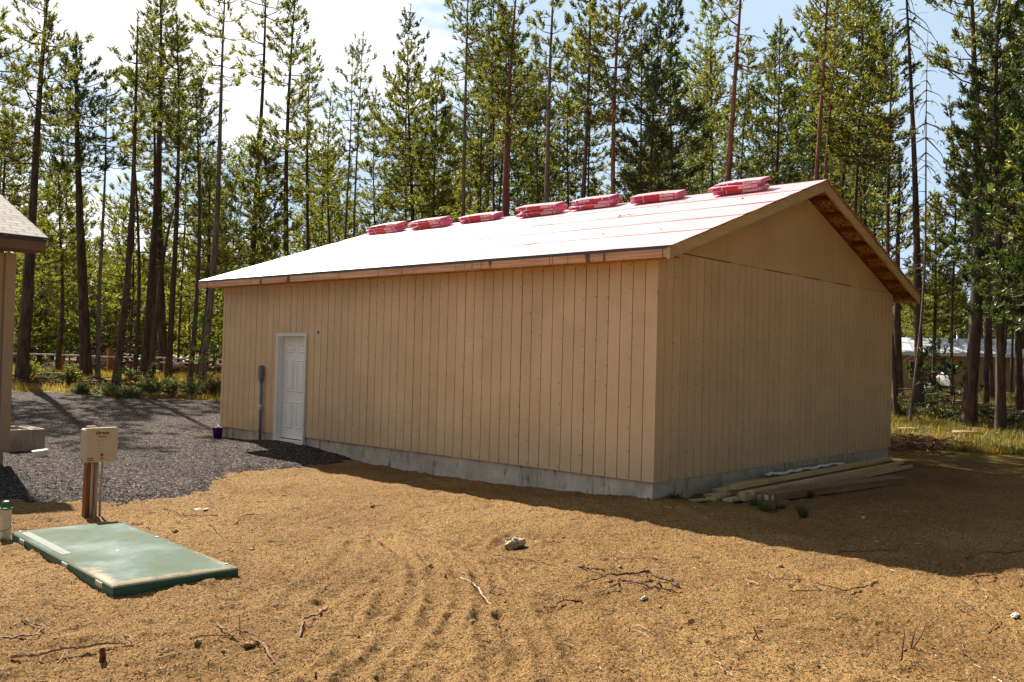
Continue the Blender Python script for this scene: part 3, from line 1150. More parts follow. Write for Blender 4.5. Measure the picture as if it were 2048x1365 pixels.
for (px, py, w, hgt) in [(1262, 432, 34, 5), (1240, 434, 8, 9), (1345, 408, 22, 4), (1372, 404, 10, 4), (1320, 416, 14, 4), (1488, 394, 14, 3), (1476, 391, 9, 4), (1484, 399, 6, 3), (1205, 470, 18, 3), (1060, 490, 26, 3), (1320, 461, 22, 3), (860, 493, 50, 3), (1430, 424, 30, 2)]:
    mb = MB()
    nn_ = 9; v = []
    for k in range(nn_):
        c = onroof(px+(k/(nn_-1)-.5)*w, py+rj.uniform(-.4, .4)*hgt-(k/(nn_-1)-.5)*w*.12)+un*.022
        wd = (.004+.010*rj.random())*(1 if 0 < k < nn_-1 else .2)*(1.8 if rj.random() < .25 else 1)
        v += [tuple(c-ux*wd), tuple(c+ux*wd)]
    mb.add(v, [(2*k, 2*k+1, 2*k+3, 2*k+2) for k in range(nn_-1)])
    mb.build('felt_tear', M['nail'], shop)

# fascia boards along the eaves with black drip edge
for side in (0, 1):
    mb = MB()
    xs0, xs1 = (-E, -E+.038) if side == 0 else (W+E-.038, W+E)
    mb.box((xs0+.0, -G+.04, ZE-.150), (xs1, L+G-.04, ZE-.022))
    mb.build('fascia', M['fascia'], shop)
    mb = MB()
    x0, x1 = (-E-.006, -E-.001) if side == 0 else (W+E+.001, W+E+.006)
    mb.box((x0, -G+.02, ZE-.040), (x1, L+G-.02, ZE-.003))
    mb.build('drip_edge', M['black_metal'], shop)
    mb = MB()
    x0, x1 = (-E+.04, -.005) if side == 0 else (W+.005, W+E-.04)
    mb.box((x0, -G+.045, ZE-.135), (x1, L+G-.045, ZE-.120))
    mb.build('soffit', M['osb'], shop)
# rake boards
for ysgn, y0, y1 in ((0, -G, -G+.038), (1, L+G-.038, L+G)):
    for side in (0, 1):
        mb = MB()
        s_lo = -0.01
        pts = []
        for (s, h) in ((s_lo, -.024), (sl_len, -.024), (sl_len, -.024-.150), (s_lo, -.024-.150)):
            x = -E+ux[0]*s+un[0]*h; z = ZE+ux[2]*s+un[2]*h
            pts.append([x, z])
        pts[1] = [W/2-.002, ZP-.024/un[2]]; pts[2] = [W/2-.002, ZP-.174/un[2]]
        # plumb cut at the eave
        pts[0] = [-E-.012, ZE-.012*SL-.024/un[2]]; pts[3] = [-E-.012, ZE-.012*SL-.174/un[2]+.012]
        if side:
            pts = [[W-a, b] for a, b in pts][::-1]
        v = [(a, y0, b) for a, b in pts]+[(a, y1, b) for a, b in pts]
        mb.add(v, [(0, 1, 2, 3)[::-1], (4, 5, 6, 7), (0, 1, 5, 4), (1, 2, 6, 5), (2, 3, 7, 6), (3, 0, 4, 7)])
        mb.build('rake_board', M['trim_paint'], shop)
# lookouts under the rake overhang
for side in (0, 1):
    for k in range(9):
        s = 0.25+k*0.61
        if s > sl_len-.1:
            break
        mb = MB()
        m4 = frame((-E+ux[0]*s, 0, ZE+ux[2]*s), ux, (0, 1, 0), un)
        if side:
            m4 = Matrix.Diagonal((-1, 1, 1, 1)) @ m4
            m4 = Matrix.Translation((W, 0, 0)) @ m4
        mb.box((-.02, -G+.040, -.115), (.02, -.009, -.024), 0, m4)
        if side:
            mb.f = [tuple(reversed(q)) for q in mb.f]
        mb.build('lookout', M['redwood'], shop)

# ---- door
mb = MB()
tw = 0.055
xo = -0.030
# trim (brickmould) sides and head, butted
mb.box((xo, DY0, DZ0), (0.0135, DY0+tw, DZ1-tw)); mb.box((xo, DY1-tw, DZ0), (0.0135, DY1, DZ1-tw)); mb.box((xo, DY0, DZ1-tw+.0005), (0.0135, DY1, DZ1))
for (a, b, c, d) in ((DY0-.006, DY0+.012, DZ0, DZ1), (DY1-.012, DY1+.006, DZ0, DZ1)):
    mb.box((xo-.008, a, c), (xo+.002, b, d-.001))
mb.box((xo-.009, DY0-.007, DZ1-.012), (xo+.002, DY1+.007, DZ1+.006))
# jambs
mb.box((0.014, DY0+tw-.01, DZ0+.03), (0.16, DY0+tw+.022, DZ1-tw)); mb.box((0.014, DY1-tw-.022, DZ0+.03), (0.16, DY1-tw+.01, DZ1-tw))
mb.box((0.014, DY0+tw-.01, DZ1-tw+.001), (0.16, DY1-tw+.01, DZ1-tw+.03))
fr = mb.build('door_frame', M['whitetrim'], shop)
mb = MB()
mb.box((xo-.02, DY0+.005, DZ0-.03), (0.17, DY1-.005, DZ0+.028))
mb.build('threshold', M['whitetrim'], fr)
dy0, dy1, dz0, dz1 = DY0+tw+.024, DY1-tw-.024, DZ0+.045, DZ1-tw-.004
mb = MB()
xd = 0.098
mb.box((xd, dy0, dz0), (xd+.045, dy1, dz1))
door_w = dy1-dy0; door_h = dz1-dz0


def panel(mb, a0, a1, z0, z1):
    # raised moulding and raised field
    for (o_, h0_, h1_) in ((0.0, 0.0, -.012),):
        w_ = .022
        ring = [(a0, z0), (a1, z0), (a1, z1), (a0, z1)]
        rin = [(a0+w_, z0+w_), (a1-w_, z0+w_), (a1-w_, z1-w_), (a0+w_, z1-w_)]
        rin2 = [(a0+2*w_, z0+2*w_), (a1-2*w_, z0+2*w_), (a1-2*w_, z1-2*w_), (a0+2*w_, z1-2*w_)]
        v = [(xd-.001, a, z) for a, z in ring]+[(xd-.020, a, z) for a, z in rin]+[(xd-.002, a, z) for a, z in rin2]
        rin3 = [(a0+2.9*w_, z0+2.9*w_), (a1-2.9*w_, z0+2.9*w_), (a1-2.9*w_, z1-2.9*w_), (a0+2.9*w_, z1-2.9*w_)]
        v += [(xd-.016, a, z) for a, z in rin3]
        f = []
        for r0 in (0, 4, 8):
            for i in range(4):
                j = (i+1) % 4
                f.append((r0+j, r0+i, r0+4+i, r0+4+j))
        f.append((15, 14, 13, 12))
        mb.add(v, f)


for (a0, a1) in ((.13, .44), (.56, .87)):
    for (z0, z1) in ((.105, .365), (.455, .775), (.84, .925)):
        panel(mb, dy0+a0*door_w, dy0+a1*door_w, dz0+z0*door_h, dz0+z1*door_h)
dr = mb.build('door', M['white'], shop)
mb = MB()
# latch side is the right one in view, towards the near corner
mb.tube([(xd-.0035, dy0+.075, dz0+.43*door_h), (xd+.001, dy0+.075, dz0+.43*door_h)], [.027, .027], 20, 0, False)
mb.build('knob_hole', M['dark'], dr)
mb = MB()
mb.box((xd-.002, dy0+.003, dz0-.014), (xd+.03, dy1-.003, dz0-.001))
mb.build('door_sweep', M['dark'], dr)
# wall light box and small round hole
mb = MB()
cy, cz = 7.60, 2.0
mb.tube([(-.004, cy, cz), (.0, cy, cz)], [.042, .042], 16, 0, False)
mb.tube([(-.008, cy, cz), (-.0045, cy, cz)], [.033, .033], 16, 1, False)
mb.tube([(-.012, cy+.012, cz+.006), (-.0085, cy+.01, cz+.004)], [.009, .009], 8, 0, False)
mb.tube([(-.012, cy-.014, cz-.006), (-.0085, cy-.014, cz-.006)], [.006, .006], 8, 0, False)
mb.build('junction_hole', [M['whitetrim'], M['nail']], shop)
# conduit riser
mb = MB()
yc = 9.43
mb.tube([(-.05, yc-.02, -.30), (-.05, yc, 1.05)], [.030, .030], 14)
mb.tube([(-.05, yc-.012, .47), (-.05, yc-.0115, .53)], [.037, .037], 14, 1)
cd = mb.build('conduit', [M['grey_pvc'], M['steel']], shop)
mb = MB()
mb.bbox((-.10, yc-.045, 1.03), (-.012, yc+.045, 1.33), .012)
mb.box((-.106, yc-.036, 1.05), (-.1005, yc+.036, 1.31))
mb.tube([(-.055, yc, .99), (-.055, yc, 1.03)], [.040, .043], 14)
mb.build('junction_box', M['grey_pvc'], cd)
mb = MB()
mb.box((-.085, yc-.045, .44), (-.001, yc+.035, .48))
mb.build('pipe_strap', M['steel'], cd)


# ------------------------------------------------------------------ shingle bundles stacked along the ridge
def bundle(y0, ln, x0, layer, seed, label, flipped=True, drape=0.05):
    r = random.Random(seed)
    th_ = 0.062
    h0_ = 0.022+layer*(th_+.004)
    oy = r.uniform(-.07, .07); ox = r.uniform(-.03, .045); rot = math.radians(r.uniform(-4, 4))
    base = np.array([x0+ox, y0+oy, 0.0]); base[2] = ZE+(base[0]+E)*SL
    yv = np.array([-math.sin(rot), math.cos(rot), 0]); xv = np.array([math.cos(rot)*ux[0], math.sin(rot), math.cos(rot)*ux[2]])
    nv = np.cross(xv, yv); nv /= np.linalg.norm(nv)
    loc = base+nv*h0_
    root = empty('shingle_bundle', tuple(loc), label, 'shingle bundle', 'wrapped shingle bundles stacked along the roof ridge')
    dp = 0.335
    ns = 22

    def shape(t):
        # bent pack: sags towards its ends
        return -0.012*((2*t-1)**2)-0.01*r0*math.sin(t*5)
    r0 = r.uniform(-1, 1)

    def P(t, a, b, inset=0.0):
        """t along length, a across 0..1, b thickness 0..1"""
        puff = 0.006*math.sin(math.pi*min(1, max(0, t)))*(2*b-1)
        return base+yv*(t*ln)+xv*(inset+a*(dp-2*inset))+nv*(h0_+b*th_+shape(t)*.4+puff+.008)
    mb = MB()
    V = []
    prof = [(0.0, .18), (0.0, .82), (.03, 1.0), (.5, 1.04), (.97, 1.0), (1.0, .82), (1.0, .18), (.97, 0.0), (.5, -.02), (.03, 0.0)]
    npf = len(prof)
    for i in range(ns+1):
        t = i/ns
        for (a, b) in prof:
            jj = 0.004*r.uniform(-1, 1)
            p = P(t, a, b)+xv*jj*(1 if a < .5 else -1)
            V.append(p)
    Fq = []
    mi = []
    for i in range(ns):
        for j in range(npf):
            k = (j+1) % npf
            Fq.append((i*npf+j, (i+1)*npf+j, (i+1)*npf+k, i*npf+k))
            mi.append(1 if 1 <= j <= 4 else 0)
    Fq.append(tuple(reversed(range(npf)))[::-1]); mi.append(0)
    Fq.append(tuple(range(ns*npf, (ns+1)*npf))[::-1]); mi.append(0)
    base_i = mb.n
    mb.v.extend([tuple(map(float, p)) for p in V]); mb.n += len(V)
    for q, m_ in zip(Fq, mi):
        mb.f.append(q); mb.mi.append(m_); mb.smooth.append(False)
    # open end folds showing dark shingle butts
    mb.build('wrapper', [M['wrap_pink'], M['wrap_top_glare']], root)
    # printed red band on the lower side, plus magenta block
    def band(t0_, t1_, material, name, hh=(.10, .90), off=.0035):
        q = MB(); n = 8; v = []
        for i in range(n+1):
            t = t0_+(t1_-t0_)*i/n
            for b in hh:
                v.append(P(t, 0, b)-xv*(off+.003))
        f = [(2*i, 2*i+2, 2*i+3, 2*i+1)[::-1] for i in range(n)]
        q.add(v, f)
        return q.build(name, material, root)
    if flipped:
        rb = (.05, .70); mg = (.73, .90)
    else:
        rb = (.20, .86); mg = (.03, .17)
    band(*rb, M['wrap_red'], 'red_label')
    band(*mg, M['wrap_magenta'], 'side_label', (.16, .84), .0042)
    # thin white printed rules
    for t in (rb[0]-.008, rb[1]+.012):
        band(t-.004, t+.004, M['ink_white'], 'printed_rule', (.14, .86), .0046)
    # lettering: right way up or upside down on the lower side
    tc_ = .22 if flipped else .66
    c = P(tc_, 0, .5)-xv*.0078
    xa = (yv if flipped else -yv)
    up = (-nv if flipped else nv)
    m4 = frame(c, xa, up, np.cross(xa, up))
    text_mesh('OAKRIDGE', 0.058, m4, M['ink_white'], root, bold=.0006, thick=.0004)
    # end fold with dark shingle butts visible at the near end
    q = MB()
    for bb in (.3, .62):
        v = [P(0, .12, bb)-yv*.003, P(0, .85, bb+.04*r0)-yv*.003, P(0, .85, bb+.08+.04*r0)-yv*.003, P(0, .12, bb+.05)-yv*.003]
        q.add([tuple(p) for p in v], [(0, 1, 2, 3)])
    q.build('end_fold', M['wrap_magenta'], root)
    return root


ORD = ['first', 'second', 'third', 'fourth', 'fifth', 'sixth', 'seventh']
stacks = [(0.47, .90, 3.74, 3), (2.10, 1.0, 3.90, 2), (3.72, .98, 3.98, 3), (4.98, 1.04, 3.84, 3), (6.84, 1.06, 4.02, 2), (8.28, 1.12, 3.82, 3), (9.98, 1.10, 3.84, 3)]
LV = {3: ['bottom', 'middle', 'top'], 2: ['bottom', 'top']}
for k, (y0, ln, x0, n) in enumerate(stacks):
    where = ['in the stack nearest the front gable', 'in the second stack from the front gable', 'in the third stack from the front gable',
             'in the middle stack of the seven', 'in the third stack from the far roof end', 'in the second stack from the far roof end',
             'in the stack at the far roof end'][k]
    for l in range(n):
        flip = not ((k == 2 and l == n-1))
        bundle(y0, ln, x0, l, 100+k*10+l, f'{LV[n][l]} pink and red wrapped shingle bundle {where}', flip)

# ------------------------------------------------------------------ control box on its post
cbx = empty('control_panel', (-5.79, 3.72, -0.3), 'beige electrical control box with red lamp on a leaning wooden post and grey conduits', 'control box')
bx0, bx1, bz0, bz1 = -6.03, -5.675, 0.325, 0.705
by0, by1 = 3.45, 3.64
mb = MB()
mb.bbox((-.052, -.045, -.15), (.050, .045, 1.005), .004, 0, Matrix.Translation((-5.865, 3.735, -.3)) @ Matrix.Rotation(math.radians(.8), 4, 'Y'))
mb.build('post', M['post'], cbx)
mb = MB()
mb.bbox((bx0+.012, by0+.02, bz0+.012), (bx1-.012, by1, bz1-.012), .014)
enc = mb.build('enclosure', M['beige'], cbx)
mb = MB()
mb.bbox((bx0, by0, bz0), (bx1, by0+.035, bz1), .010)
mb.box((bx0+.006, by0+.036, bz1-.012), (bx1-.006, by0+.06, bz1-.002))
cdr = mb.build('enclosure_door', M['beige'], cbx)


def cface(x, z, w, h, material, name, off=.0015, parent=cdr):
    q = MB(); q.box((x-w/2, by0-off, z-h/2), (x+w/2, by0-off+.0012, z+h/2))
    return q.build(name, material, parent)


CX = (bx0+bx1)/2; FWd = bx1-bx0
cface(CX-.002, bz1-.098, .10, .030, M['sticker_tan'], 'name_sticker')
cface(CX-.004, bz1-.185, .076, .087, M['sticker_red'], 'instruction_border')
cface(CX-.004, bz1-.185, .070, .080, M['sticker'], 'instruction_sticker', .0028)
for k in range(7):
    cface(CX-.004-(k % 3)*.003, bz1-.157-k*.009, .046+.006*(k % 2), .0022, M['sticker_red'], 'print_line', .0040)
cface(bx0+.052, bz0+.032, .070, .034, M['sticker_blue'], 'warning_sticker')
cface(bx0+.052, bz0+.032, .068, .011, M['sticker_tan'], 'warning_stripe', .0028)
cface(CX-.002, bz0+.038, .032, .018, M['grey_pvc'], 'test_button', .004)
cface(CX+.060, bz0+.052, .062, .054, M['sticker_red'], 'notice_border')
cface(CX+.060, bz0+.052, .056, .048, M['sticker'], 'notice_sticker', .0028)
for k in range(4):
    cface(CX+.060, bz0+.068-k*.010, .036, .0028, M['sticker_red'], 'print_line', .0040)
mb = MB()
mb.tube([(CX-.002, by0-.012, bz0+.078), (CX-.002, by0+.002, bz0+.078)], [.0145, .017], 16, 0, True)
mb.build('red_lamp', M['red_lamp'], cbx)
XA, ZA = (1, 0, 0), (0, 0, 1)
text_mesh('Orenco', 0.046, frame((CX-.002, by0-.0015, bz1-.058), XA, ZA, (0, -1, 0)), M['ink'], cdr, bold=.0016, thick=.0006)
text_mesh('VeriComm', 0.021, frame((CX-.002, by0-.0030, bz1-.098), XA, ZA, (0, -1, 0)), M['ink'], cdr, bold=.0004, thick=.0006)
mb = MB()
mb.bbox((bx1-.004, by0+.003, .50), (bx1+.006, by0+.03, .55), .002)
mb.build('latch', M['steel'], cbx)
for (xa, xb, ya, yb, r_, mm_) in ((-5.865, -5.862, 3.655, 3.655, .0145, 'pipe_tan'), (-5.812, -5.810, 3.655, 3.655, .0150, 'pipe_tan'), (-5.765, -5.755, 3.66, 3.66, .014, 'pipe_tan')):
    mb = MB()
    mb.tube([(xa, ya, -.4), ((xa+xb)/2-.004, (ya+yb)/2, 0.0), (xb, yb, bz0+.014)], [r_, r_, r_], 12)
    mb.tube([(xb, yb, bz0-.02), (xb, yb, bz0+.012)], [r_*1.35, r_*1.35], 12)
    mb.build('conduit', M[mm_], cbx)

# ------------------------------------------------------------------ green tank lid
lc = Vector((-6.62, 1.33, -.30))
lid = empty('tank_lid', tuple(lc), 'dusty green fibreglass access lid lying flat in the dirt below the control box', 'tank lid')
RL = Matrix.Translation(lc) @ Matrix.Rotation(math.radians(-4.2), 4, 'Z')
LW, LL = 1.01, 2.60
nx, ny = 44, 100
px_, py_ = np.meshgrid(np.linspace(-LW/2, LW/2, nx), np.linspace(-LL/2, LL/2, ny), indexing='ij')
ed = np.minimum(LW/2-np.abs(px_), LL/2-np.abs(py_))
pz_ = 0.108-0.010*np.exp(-(ed/.010)**2)+0.003*np.exp(-((ed-.035)/.012)**2)+0.006*(1-(2*px_/LW)**2)*(1-(2*py_/LL)**2)
V = np.stack([px_, py_, pz_], -1).reshape(-1, 3)
V = np.array([tuple(RL @ Vector(p)) for p in V])
ft = grid_faces(nx, ny)
o = mesh_np('lid_top', V, ft, M['lid'], lid, True)
dust = np.exp(-ed/.16)*(.5+.9*sstep(-.2, 1, -py_/LL*2))+.35*np.exp(-((px_-.35)**2+(py_-.3)**2)/.12)+.5*np.exp(-((px_+.12)**2+(py_+.75)**2)/.09)
at_ = o.data.attributes.new('dust', 'FLOAT', 'POINT'); at_.data.foreach_set('value', dust.ravel().astype(np.float32))
mb = MB()
z1 = .0975
ring = [(-LW/2, -LL/2), (LW/2, -LL/2), (LW/2, LL/2), (-LW/2, LL/2)]
vv = []
for sc_, z in ((0, z1), (.004, z1-.012), (.004, .01), (.012, -.05)):
    for x, y in ring:
        vv.append(tuple(RL @ Vector((x+math.copysign(sc_, x), y+math.copysign(sc_, y), z))))
ff = []
for r_ in range(3):
    for i in range(4):
        j = (i+1) % 4
        ff.append((r_*4+j, r_*4+i, r_*4+4+i, r_*4+4+j))
mb.add(vv, [tuple(reversed(q)) for q in ff])
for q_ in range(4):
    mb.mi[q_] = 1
mb.build('lid_rim', [mat('green_rim', (0.035, 0.10, 0.062), .5, .3), mat('rim_edge_highlight', (0.30, 0.42, 0.33), .6, .3)], lid)  # second colour paints a highlight along the lid's top edge
for (yy, ) in ((-1.02,), (-.22,), (.98,)):
    mb = MB()
    mb.box((-LW/2-.009, yy-.07, .045), (-LW/2-.0045, yy+.07, .082), 0, RL)
    for k in range(3):
        mb.tube([tuple(RL @ Vector((-LW/2-.014, yy-.045+k*.045, .058))), tuple(RL @ Vector((-LW/2-.007, yy-.045+k*.045, .058)))], [.007, .007], 8, 1, False)
    mb.build('hinge_tab', [M['sticker'], M['stone']], lid)
mb = MB()
mb.box((-LW/2+.035, -.02, .1105), (-LW/2+.115, 1.18, .1125), 0, RL)
for k in range(26):
    a = .02+k*.044
    mb.box((-LW/2+.060, a, .1127), (-LW/2+.068, a+.026, .1131), 1, RL)
mb.build('placard', [mat('faded_placard', (0.17, 0.19, 0.15), .7, .1), M['ink']], lid)
for (x, y) in ((LW/2-.04, -LL/2+.12), (LW/2-.04, LL/2-.1), (-LW/2+.05, LL/2-.06), (LW/2-.04, .25), (-.05, -.15)):
    mb = MB()
    p = RL @ Vector((x, y, .108))
    mb.lathe([(0, .010), (.014, .009), (.018, .004), (.018, 0)], tuple(p), 12)
    mb.build('bolt_cap', M['sticker'], lid)

# ------------------------------------------------------------------ vent pipe with green grate cap
pp = empty('vent_pipe', (-7.02, 2.88, -.3), 'pale plastic pipe standing in the dirt with a green slotted dome cap', 'pipe')
mb = MB()
mb.lathe([(.050, -.1), (.050, .285), (.053, .29), (.053, .30), (.046, .30), (.046, .1)], (-7.02, 2.88, -.3), 28)
mb.build('pipe', M['pipe_white'], pp)
mb = MB()
mb.tube([(-7.02+.0515*math.cos(t), 2.88+.0515*math.sin(t), -.3+.12+.03*math.cos(t-.6)) for t in np.linspace(0, 6.28, 30)], .003, 6)
mb.build('green_wire', M['green_plastic'], pp)
mb = MB()
mb.lathe([(.046, .29), (.060, .298), (.060, .306), (.040, .31)], (-7.02, 2.88, -.3), 28)
mb.lathe([(.020, .372), (.012, .378), (.0, .380)], (-7.02, 2.88, -.3), 16)
for k in range(14):
    t = k*2*math.pi/14
    mb.tube([(-7.02+rr_*math.cos(t), 2.88+rr_*math.sin(t), -.3+zz) for rr_, zz in ((.040, .305), (.040, .34), (.034, .36), (.018, .374))], .004, 5)
mb.build('grate_cap', M['green_plastic'], pp)

# ------------------------------------------------------------------ buckets
bk = gp(80, 919)
mb = MB()
zb = gtop(bk[0], bk[1])
R4 = Matrix.Translation((bk[0], bk[1], zb+.045)) @ Matrix.Rotation(math.radians(-4), 4, 'X') @ Matrix.Rotation(math.radians(-6), 4, 'Y')
tmp = MB(); tmp.lathe([(0, -.065), (.112, -.065), (.118, .05), (.126, .052), (.126, .062), (.119, .064), (.119, .067), (0, .067)], (0, 0, 0), 32)
for r_ in (.3, .6):
    pass
mb.add([tuple(R4 @ Vector(p)) for p in tmp.v], tmp.f, 0, False)
tag(mb.build('plastic_tub', M['plastic_white']), 'short round white plastic tub tipped into the gravel', 'tub')
pb = empty('purple_bucket', (-.15, 10.88, gz(-.15, 10.88)+.04), 'small purple bucket at the far corner of the tan building', 'bucket')
zb = float(gz(-.15, 10.88))+.04
mb = MB(); mb.lathe([(0, .0), (.085, .0), (.105, .21), (.112, .212), (.112, .225), (.104, .225), (.085, .05), (0, .05)], (-.15, 10.88, zb), 24)
mb.build('bucket_body', M['purple'], pb)
mb = MB(); mb.tube([(-.15+.03*math.cos(a), 10.88+.11*math.cos(a*1.0), zb+.225+.05*math.sin(a)) for a in np.linspace(0, math.pi, 12)], .004, 6)
mb.build('bail_handle', M['steel'], pb)
mb = MB(); mb.lathe([(0, .25), (.04, .24), (.06, .215), (.08, .19)], (-.15, 10.88, zb), 14)
mb.build('contents', M['stone'], pb)

# ------------------------------------------------------------------ neighbouring house corner at the left edge
HX, HY = -5.03, 8.56
hs = empty('tan_house', (HX-3, HY+4, -.3), 'corner of a tan house with brown fascia and grey shingled roof at the left edge', 'house')
mb = MB()
mb.box((HX-8, HY+.10, .14), (HX-.10, HY+.2, 3.05), 0)
mb.box((HX-.10, HY+.10, .14), (HX-.012, HY+9.5, 3.05), 0)
a = HX-.165
while a > HX-8:
    mb.box((a-1.21, HY+.085, .13), (a-.012, HY+.0995, 3.04), 0)
    a -= 1.22
mb.build('wall', M['siding_far'], hs)
mb = MB()
mb.box((HX-.15, HY+.055, -.02), (HX, HY+.083, 3.04))
mb.box((HX-.011, HY+.084, -.02), (HX+.012, HY+.22, 3.04))
mb.build('corner_trim', M['siding_far'], hs)
mb = MB()
mb.box((HX-8, HY+.10, -.02), (HX-.155, HY+.135, .128))
mb.build('skirt_board', M['brown_paint'], hs)
mb = MB()
mb.box((HX-8, HY+.14, -.6), (HX-.06, HY+9.5, -.022))
mb.build('house_foundation', M['block'], hs)
hs_sl = 0.42
ex0, ex1 = HX-8, HX+.28
ey = HY-.42
mb = MB()
mb.box((ex0, ey, 3.08), (ex1-.05, ey+.03, 3.265))
mb.build('house_fascia', M['brown_paint'], hs)
mb = MB()
mb.box((ex0, ey+.032, 3.07), (ex1-.052, HY+.08, 3.085))
mb.build('house_soffit', M['brown_paint'], hs)
mb = MB()
rl = 5.0
v = [(ex0, ey-.03, 3.262), (ex1, ey-.03, 3.262), (ex1, ey-.03+rl, 3.262+rl*hs_sl), (ex0, ey-.03+rl, 3.262+rl*hs_sl)]
v2 = [(x, y, z+.03) for x, y, z in v]
mb.add(v+v2, [(3, 2, 1, 0), (4, 5, 6, 7), (0, 1, 5, 4), (1, 2, 6, 5), (2, 3, 7, 6), (3, 0, 4, 7)])
v = [(ex0, ey-.03+rl, 3.262+rl*hs_sl), (ex1, ey-.03+rl, 3.262+rl*hs_sl), (ex1, ey+2*rl, 3.25), (ex0, ey+2*rl, 3.25)]
v2 = [(x, y, z+.03) for x, y, z in v]
mb.add(v+v2, [(3, 2, 1, 0), (4, 5, 6, 7), (0, 1, 5, 4), (1, 2, 6, 5), (2, 3, 7, 6), (3, 0, 4, 7)])
mb.build('shingle_roof', M['shingle'], hs)
mb = MB()
mb.box((ex0, ey-.022, 3.225), (ex1-.02, ey-.002, 3.260))
mb.build('house_drip_edge', M['black_metal'], hs)
mb = MB()
v = [(ex1-.045, ey+.034, 3.08), (ex1-.045, ey+.034, 3.255), (ex1-.045, ey+rl, 3.24+rl*hs_sl), (ex1-.045, ey+rl, 3.06+rl*hs_sl)]
mb.add(v+[(x+.03, y, z) for x, y, z in v], [(0, 1, 2, 3), (7, 6, 5, 4), (0, 4, 5, 1), (1, 5, 6, 2), (2, 6, 7, 3), (3, 7, 4, 0)])
mb.build('house_rake_board', M['brown_paint'], hs)


# concrete blocks stacked beside the house
def cmu(x0, y0, z0, lx, ly, label, rot=0.0):
    """hollow concrete block"""
    q = MB(); hh = .195; w = .032
    q.box((x0, y0, z0), (x0+lx, y0+w, z0+hh)); q.box((x0, y0+ly-w, z0), (x0+lx, y0+ly, z0+hh))
    if ly > lx:
        n = 3
        for k in range(n):
            yy = y0+w+.0005+(ly-3*w-.001)*k/(n-1)
            q.box((x0+.033, yy, z0), (x0+lx-.033, yy+w, z0+hh-.001))
        q.box((x0, y0+w+.0005, z0), (x0+.032, y0+ly-w-.0005, z0+hh-.0005)); q.box((x0+lx-.032, y0+w+.0005, z0), (x0+lx, y0+ly-w-.0005, z0+hh-.0005))
    else:
        n = 3
        for k in range(n):
            xx = x0+(lx-w)*k/(n-1)
            q.box((xx, y0+w+.0005, z0), (xx+w, y0+ly-w-.0005, z0+hh-.0005))
    o = q.build('concrete_block', M['block'])
    return tag(o, label, 'concrete block', 'hollow concrete blocks piled behind the tan house corner')


bx, byy = -4.26, 10.38
zb0 = -.27
cmu(bx-.37, byy, zb0, .395, .195, 'lower concrete block half hidden by the house corner')
cmu(bx+.03, byy, zb0, .395, .195, 'lower right concrete block of the pile by the house, front row')
cmu(bx-.175, byy+.002, zb0+.197, .395, .195, 'upper left concrete block of the pile, mostly behind the house corner')
cmu(bx+.225, byy+.001, zb0+.197, .2, .395, 'upper right concrete block with open cores at the pile corner')
cmu(bx+.228, byy+.398, zb0+.197, .2, .395, 'upper concrete block with open cores behind the corner one')
cmu(bx+.230, byy+.198, zb0, .195, .395, 'lower concrete block along the right side of the pile')
cmu(bx-.175, byy+.80, zb0+.197, .395, .195, 'farthest upper concrete block of the pile beside the house')
cmu(bx-.175, byy+.80, zb0, .395, .195, 'farthest lower concrete block of the pile beside the house')

# ------------------------------------------------------------------ lumber against the gable wall


def board(p0, p1, w, t, z, material, label, cat, name, group=None, z1=None, mats=None, roll=0.0):
    """a plank between two ground points; z is the underside height"""
    p0 = Vector((p0[0], p0[1], z)); p1 = Vector((p1[0], p1[1], z if z1 is None else z1))
    x = (p1-p0); ln = x.length; x.normalize()
    y = Vector((0, 0, 1)).cross(x).normalized(); zz = x.cross(y)
    if roll:
        rm = Matrix.Rotation(roll, 3, x); y = rm @ y; zz = rm @ zz
    q = MB(); q.bbox((0, -w/2, 0), (ln, w/2, t), .002, 0)
    o = q.build(name, material)
    o.matrix_world = frame(p0, x, y, zz)
    return tag(o, label, cat, group)


GL = 'yellow boards lying in a pile along the foundation'
g0 = -.27
blist = [
    ((.95, -.28), (6.0, -.34), .14, .038, 0.0, 'rear bottom yellow board nearest the foundation'),
    ((1.25, -.24), (6.9, -.30), .14, .038, .04, 'rear upper yellow board lying flat near the foundation'),
    ((1.55, -.22), (5.9, -.20), .09, .038, .08, 'narrow yellow board on top at the wall side'),
    ((.72, -.45), (5.3, -.50), .14, .038, .0, 'bottom yellow board whose near end sticks out leftmost'),
    ((.83, -.47), (5.8, -.55), .14, .038, .04, 'second layer yellow board over the leftmost end'),
    ((1.05, -.43), (7.0, -.45), .14, .045, .081, 'long wide yellow board on top of the middle of the pile'),
    ((1.10, -.62), (6.6, -.62), .09, .038, .0, 'middle bottom narrow yellow board'),
    ((1.20, -.60), (6.8, -.58), .09, .038, .039, 'middle narrow yellow board with its end torn white'),
    ((1.08, -.58), (7.2, -.52), .09, .06, .127, 'topmost yellow board running the full pile length'),
    ((1.02, -.76), (6.9, -.75), .09, .038, .0, 'strapped bottom yellow board at the front of the pile'),
    ((1.04, -.75), (7.0, -.73), .09, .038, .0385, 'strapped second yellow board at the front of the pile'),
    ((1.06, -.74), (7.3, -.71), .09, .038, .077, 'strapped top yellow board at the front of the pile'),
    ((1.30, -.86), (7.5, -.84), .04, .06, .0, 'thin outermost yellow batten at the foot of the pile'),
    ((0.80, -.66), (1.5, -.68), .14, .038, .0, 'short yellow offcut block at the pile near end'),
    ((0.45, -.30), (0.95, -.42), .09, .025, -.01, 'small yellow scrap lying at the left end of the pile'),
]
for (a, b, w, t, z, lb) in blist:
    board(a, b, w, t, g0+z*1.02, M['lumber'], lb, 'board', 'lumber_board', GL)
mb = MB()
